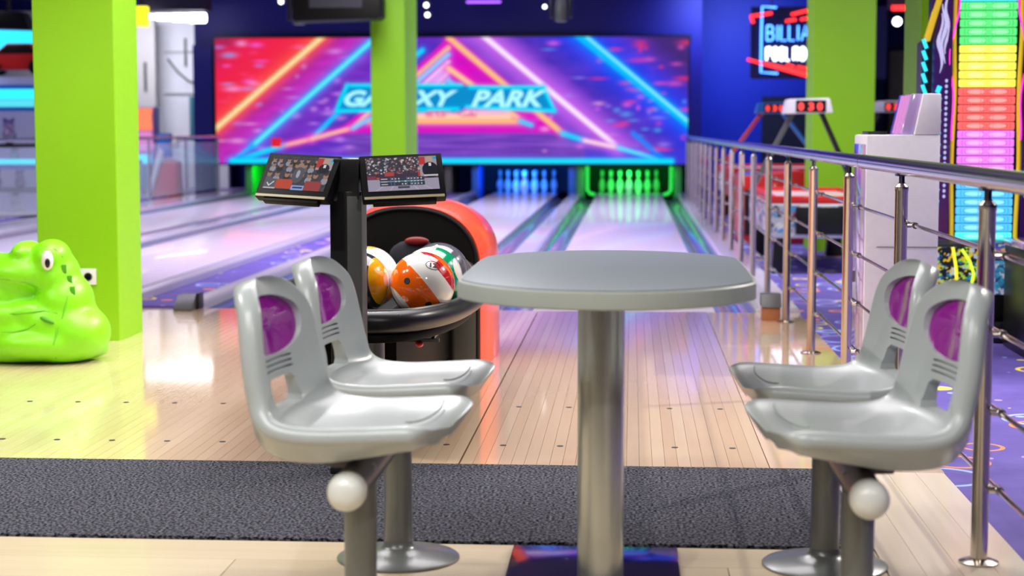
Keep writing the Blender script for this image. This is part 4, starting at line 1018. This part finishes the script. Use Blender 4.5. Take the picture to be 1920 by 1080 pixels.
# projector box
t = thing('projector_box', 'long black box hanging from the ceiling in front of the lime pillar', 'ceiling fixture', (-3.33, 19.4, 2.40))
MB().prism([(-.50, -.10), (-.47, -.13), (.47, -.10), (.50, -.07), (.50, .25), (-.50, .25)], 1, -.2, .25).build('housing', M['blackm'], t, bevel=.012)
MB().box((-.3, -.21, .02), (.3, -.2, .16)).build('front_grille', M['dark'], t)
for xx in (-.4, .4): MB().tube([(xx, 0, .25), (xx, 0, 1.05)], .015, 8).build('hanging_rod', M['black'], t)
def moving_head(loc, lab):
    t = thing('stage_light', lab, 'stage light', loc, 0, 'moving head stage lights on the ceiling')
    MB().box((-.11, -.09, .18), (.11, .09, .30)).build('base', M['black'], t, bevel=.015)
    for sx in (-1, 1): MB().box((sx*.115-.02, -.05, -.12), (sx*.115+.02, .05, .2)).build('yoke_arm', M['black'], t, bevel=.01)
    MB().lathe([(.05, -.17), (.075, -.16), (.085, -.05), (.08, .06), (.05, .12)], n=18).build('head', M['graydark'], t)
    MB().tube([(0, 0, .3), (0, 0, 3.45-loc[2])], .02, 8).build('hanging_rod', M['black'], t)
moving_head((-4.0, 20.5, 2.48), 'dark moving head stage light left of the projector box')
moving_head((-.85, 20.5, 2.50), 'dark moving head stage light right of the middle, above the screen edge')
t = thing('violet_light_tube', 'thin violet tube light under the ceiling above the screen', 'light', (-2.25, 26.0, 2.98)); MB().tube([(-.26, 0, 0), (.26, 0, 0)], .016, 8).build('tube', M['e_purple'], t)
MB().box((-.28, 0, .02), (.28, .05, .47)).build('mount', M['ceil'], t)
# yellow-white strips upper left
t = thing('linear_lights', 'row of glowing white tube lights under the ceiling between left pillar and screen', 'light', (-7.9, 27.0, 2.83))
for k in range(4): MB().tube([(.14+.24*k, -.3+.12*k, .0), (.39+.24*k, -.3+.12*k, .0)], .035+.014*k, 10).build('light_tube', M['e_white'], t)
MB().box((.1, -.2, .11), (1.15, .3, .62)).build('mount', M['ceil'], t)
t = thing('yellow_lamp', 'glowing yellow box lamp peeking out behind the left pillar', 'lamp', (-5.78, 20.0, 2.37)); MB().box((-.08, 0, -.10), (.065, .1, .14)).build('lamp_box', emis('lamp_yellow', (1, .85, .02), 1.6), t, bevel=.02)
MB().tube([(0, .05, .14), (0, .05, 1.08)], .015, 6).build('hanging_stem', M['black'], t)
# wooden doorway at right with blue sign
struct(MB().box((4.55, 30.9, -.1), (5.35, 31.15, 2.45)).build('door_2', M['woodl']))
t = thing('blue_hanging_sign', 'angular blue sign with a lit white panel at the wooden doorway', 'sign', (4.72, 28.5, 1.95))
MB().prism([(-.25, .22), (.35, .05), (.35, -.10), (-.22, .08)], 1, 0, .06).build('sign_board', M['e_cyan'], t); MB().box((-.08, -.02, -.32), (.30, .04, -.08), (0, .12, 0)).build('lit_panel', mat('lit_panel', (.8, .8, .8), .4, emit=(.8, 1, 1), es=.8, var=0), t, bevel=.02)
MB().tube([(0, .03, .1), (0, .03, 1.5)], .012, 6).build('hanging_rod', M['black'], t)

# ================================================================== LEFT BACKGROUND
t = thing('glass_balustrade', 'glass balustrade with thin steel posts beside the leftmost lane', 'balustrade', (-6.76, 0, 0))
MB().tube([(0, 17.5, .94), (0, 27.7, .94)], .022, 12).build('handrail', M['chrome'], t)
for y in (17.6, 19.6, 21.6, 23.6, 25.6, 27.6): MB().box((-.018, y-.018, .04), (.018, y+.018, .93)).build('post', M['steel'], t)
for y in (17.6, 19.6, 21.6, 23.6, 25.6): MB().box((-.005, y+.05, .1), (.005, y+1.95, .86)).build('glass_pane', M['glass'], t)
def cable(pts, lab):
    t = MB().tube(pts, .02, 6).build('hanging_cable', M['graydark']); tag(t, lab, 'cable')
cable([(-8.38, 30.585, 2.33), (-8.2, 30.585, 2.1), (-8.0, 30.585, 1.93), (-7.75, 30.585, 1.85), (-7.4, 30.585, 1.84)], 'dark cable drooping across the white wall panel')
cable([(-7.9, 30.585, 1.25), (-7.7, 30.585, 1.42), (-7.5, 30.585, 1.60)], 'short dark cable slanting on the white wall above the pink cabinet')
for X_, Z_ in ((-8.62, 2.0), (-8.05, 2.45)): struct(MB().box((X_-.02, 29.95 if X_ < -8.4 else 30.585, Z_-.25), (X_+.02, 30.0 if X_ < -8.4 else 30.56, Z_+.25)).build('trim_2', M['graydark']))
def cab(loc, w, d, h, label, body, parts, cat='arcade game', name='arcade_cabinet'):
    t = thing(name, label, cat, loc)
    MB().prism([(0, 0), (d, 0), (d, h), (.08, h), (.0, h*.9), (.10, h*.55), (-.02, h*.45)], 0, 0, w).build('body', body, t, bevel=.012)
    for nm, a, b, m in parts: MB().box(a, b).build(nm, m, t, bevel=.006)
    return t
cab((-8.0, 27.0, 0), .34, .5, 1.42, 'orange and pink lit arcade cabinet behind the glass balustrade', M['lilac'], [('lit_marquee', (.02, -.03, 1.05), (.32, .08, 1.4), M['e_orange']), ('lit_screen', (.03, -.02, .72), (.31, .1, 1.03), M['e_pink']), ('blue_buttons', (.02, -.05, .52), (.31, .0, .66), M['e_cyan']), ('lower_panel', (.03, -.05, .1), (.31, -.01, .48), mat('teal_panel', (.08, .3, .4), .4))])
cab((-8.35, 26.5, 0), .26, .5, 1.36, 'pale game cabinet with an orange light, left of the pink one', M['graywall'], [('orange_light', (.03, -.05, .98), (.22, .05, 1.05), M['e_orange']), ('cyan_light', (.05, -.05, .72), (.2, .05, .84), M['e_cyan']), ('side_print', (.0, -.04, 1.08), (.24, 0, 1.3), mat('pale_print', (.55, .55, .45), .5))])
t = thing('drawer_counter', 'white drawer counter with a blue top behind the balustrade', 'counter', (-8.4, 25.4, 0))
MB().box((0, 0, 0), (.85, .5, .52)).build('body', M['whitecap'], t, bevel=.01)
for k in range(4): MB().box((.03, -.02, .04+.12*k), (.82, 0, .14+.12*k)).build('drawer', M['white'], t, bevel=.005)
MB().box((-.03, -.04, .52), (.88, .52, .60)).build('countertop', M['bluep'], t, bevel=.005)
MB().box((.0, .1, .60), (.8, .4, .68)).build('blue_tray', M['whitecap'], t, bevel=.01)
t = thing('red_ride_shell', 'dark red leaning kiddie ride shell behind the balustrade', 'ride', (-7.42, 26.7, 0))
MB().prism([(-.22, 0), (.22, 0), (.20, .55), (.02, .62), (-.08, .45)], 1, 0, .4).build('shell', M['redp'], t, bevel=.03)
MB().prism([(-.26, 0), (-.20, 0), (.02, .72), (-.06, .78)], 1, -.05, .02).build('white_strut', M['white'], t, bevel=.01)
MB().box((-.13, .1, .62), (.08, .3, 1.0)).build('blue_seat', M['bluep'], t, bevel=.02)
MB().ball((.18, .1, .84), .09, (.7, .7, 1)).build('pale_bulb', M['whitecap'], t)
t = thing('teal_banner', 'narrow teal banner standing before the white wall by the screen', 'banner', (-7.35, 28.8, 0))
MB().box((-.18, 0, .9), (.10, .03, 1.62)).build('banner_cloth', mat('teal_cloth', (.08, .3, .38), .6), t); MB().tube([(-.04, .03, 0), (-.04, .03, 1.68)], .015, 6).build('pole', M['darkmetal'], t)
t = thing('black_figure_rack', 'black coat-like toys hanging on a rack beside the left pillar', 'rack', (-8.0, 23.6, 0))
MB().tube([(0, 0, 0), (0, 0, 1.35)], .015, 6).tube([(-.3, 0, 1.35), (.3, 0, 1.35)], .012, 6).build('rack_frame', M['black'], t)
for k, xx in enumerate((-.2, .0, .18)): MB().ball((xx, 0, .72-.1*k), 1, (.09, .06, .26), 14, 8, (0, .25, 0)).build('hanging_toy', M['black'], t)
for k, (xx, zz) in enumerate(((-.12, 1.15), (.02, 1.05), (.08, 1.22))): MB().ball((xx, -.08, zz), .07, (1, .8, 1.4), 12, 8).build('plush', [M['yellow'], M['lilac'], M['white']][k], t)
t = thing('cyan_oval_lamp', 'bright cyan white oval lamp right of the big left pillar', 'lamp', (-6.65, 22.0, 1.52)); MB().ball((0, 0, 0), 1, (.05, .05, .12), 14, 10, (0, -.4, 0)).build('lamp', emis('cyan_white', (.5, 1, 1), 2.2), t)
MB().tube([(0, .05, -.05), (0, .05, -1.5)], .01, 6).build('stand', M['darkmetal'], t)
# claw machine and shelves far left
t = thing('prize_shelf_unit', 'lit blue prize shelf unit with black uprights left of the big pillar', 'shelf unit', (-7.75, 20.2, 0))
for xx in (-.35, .02, .62): MB().tube([(xx, 0, 0), (xx, 0, 2.3)], .02, 8).build('upright', M['black'], t)
for zz, m in ((.02, 'whitecap'), (.30, 'graydark'), (.58, 'bluep'), (.84, 'steel'), (1.28, 'bluep'), (1.55, 'bluep')): MB().box((-.4, 0, zz), (.7, .5, zz+.045)).build('shelf', M[m], t)
MB().box((-.4, .5, 0), (.7, .53, 1.7)).build('back_panel', mat('shelf_back', (.45, .42, .6), .6, emit=(.5, .5, .9), es=.25, var=0), t)
MB().box((-.38, -.02, 1.42), (.68, .0, 1.54)).build('lit_header', M['e_cyan'], t)
MB().box((-.3, -.02, .64), (.6, .0, .70)).build('lit_strip', M['e_cyan'], t)
MB().box((-.38, .02, 1.33), (.68, .04, 1.41)).build('lit_panel', mat('aqua_panel', (.1, .5, .6), .4, emit=(.1, .8, .8), es=.8, var=0), t)
def plush(loc, m, lab, sc=1, hat=None):
    t = thing('plush_toy', lab, 'plush toy', loc, 0, 'prizes on the lit shelf unit')
    MB().ball((0, 0, .07*sc), .07*sc, (1, .8, 1.1), 14, 10).build('body', m, t); MB().ball((0, -.01, .17*sc), .055*sc, (1, 1, 1), 14, 10).build('head', m, t)
    for s_ in (-1, 1): MB().ball((s_*.04*sc, 0, .22*sc), .02*sc, (1, .6, 1), 8, 6).build('ear', m, t)
for x_, z_, m_, l_, s_ in ((-7.9, .885, 'white', 'white plush toy on the fourth shelf, left', 1), (-7.68, .885, 'graydark', 'grey plush toy on the fourth shelf, middle', 1.1), (-7.42, .885, 'lilac', 'lilac plush toy on the fourth shelf, right', 1.3),
    (-7.85, .345, 'yellow', 'yellow plush toy on the second shelf', 1), (-7.6, .345, 'purple', 'purple plush toy on the second shelf', 1.05), (-7.3, .345, 'lilac', 'lilac plush toy on the second shelf', .95),
    (-7.8, .065, 'lilac', 'lilac plush toy on the bottom shelf', 1.0), (-7.35, .065, 'white', 'white plush toy on the bottom shelf', 1.0),
    (-7.85, 1.325 if False else .625, 'white', 'white plush toy on the third shelf, left', .9), (-7.35, .625, 'whitecap', 'pale plush toy on the third shelf, right', .9)):
    plush((x_-.15, 20.4, z_), M[m_], l_, s_)
t = thing('toy_car', 'red toy car with black wheels on top of the prize shelves', 'toy car', (-7.4, 20.45, 1.715))
MB().prism([(-.5, .06), (-.48, .20), (-.30, .26), (-.15, .38), (.15, .38), (.28, .25), (.38, .2), (.40, .06)], 1, -.12, .14).build('car_body', M['redp'], t, bevel=.02)
MB().prism([(-.26, .26), (-.14, .36), (.13, .36), (.24, .26)], 1, -.13, .15).build('windows', M['black'], t, bevel=.01)
for xx in (-.32, .22):
    for yy in (-.13, .13): MB().tube([(xx, yy-.03, .09), (xx, yy+.03, .09)], .09, 16).build('wheel', M['black'], t)
t = thing('black_speaker', 'black tilted box hanging above the toy car', 'speaker', (-7.55, 20.3, 2.35)); MB().prism([(-.35, -.08), (.32, -.10), (.22, .12), (-.3, .14)], 1, 0, .25).build('housing', M['black'], t, bevel=.02); MB().tube([(0, .1, .1), (0, .1, 1.2)], .015, 6).build('hanging_rod', M['black'], t)
t = thing('pale_lamp_sign', 'cyan glowing sign behind the black box at the upper left', 'sign', (-7.9, 21.4, 2.08)); MB().box((-.7, 0, -.05), (.72, .06, .32)).build('lit_board', M['e_cyan'], t, bevel=.02); MB().tube([(0, .03, .3), (0, .03, 1.47)], .012, 6).build('hanging_rod', M['black'], t)
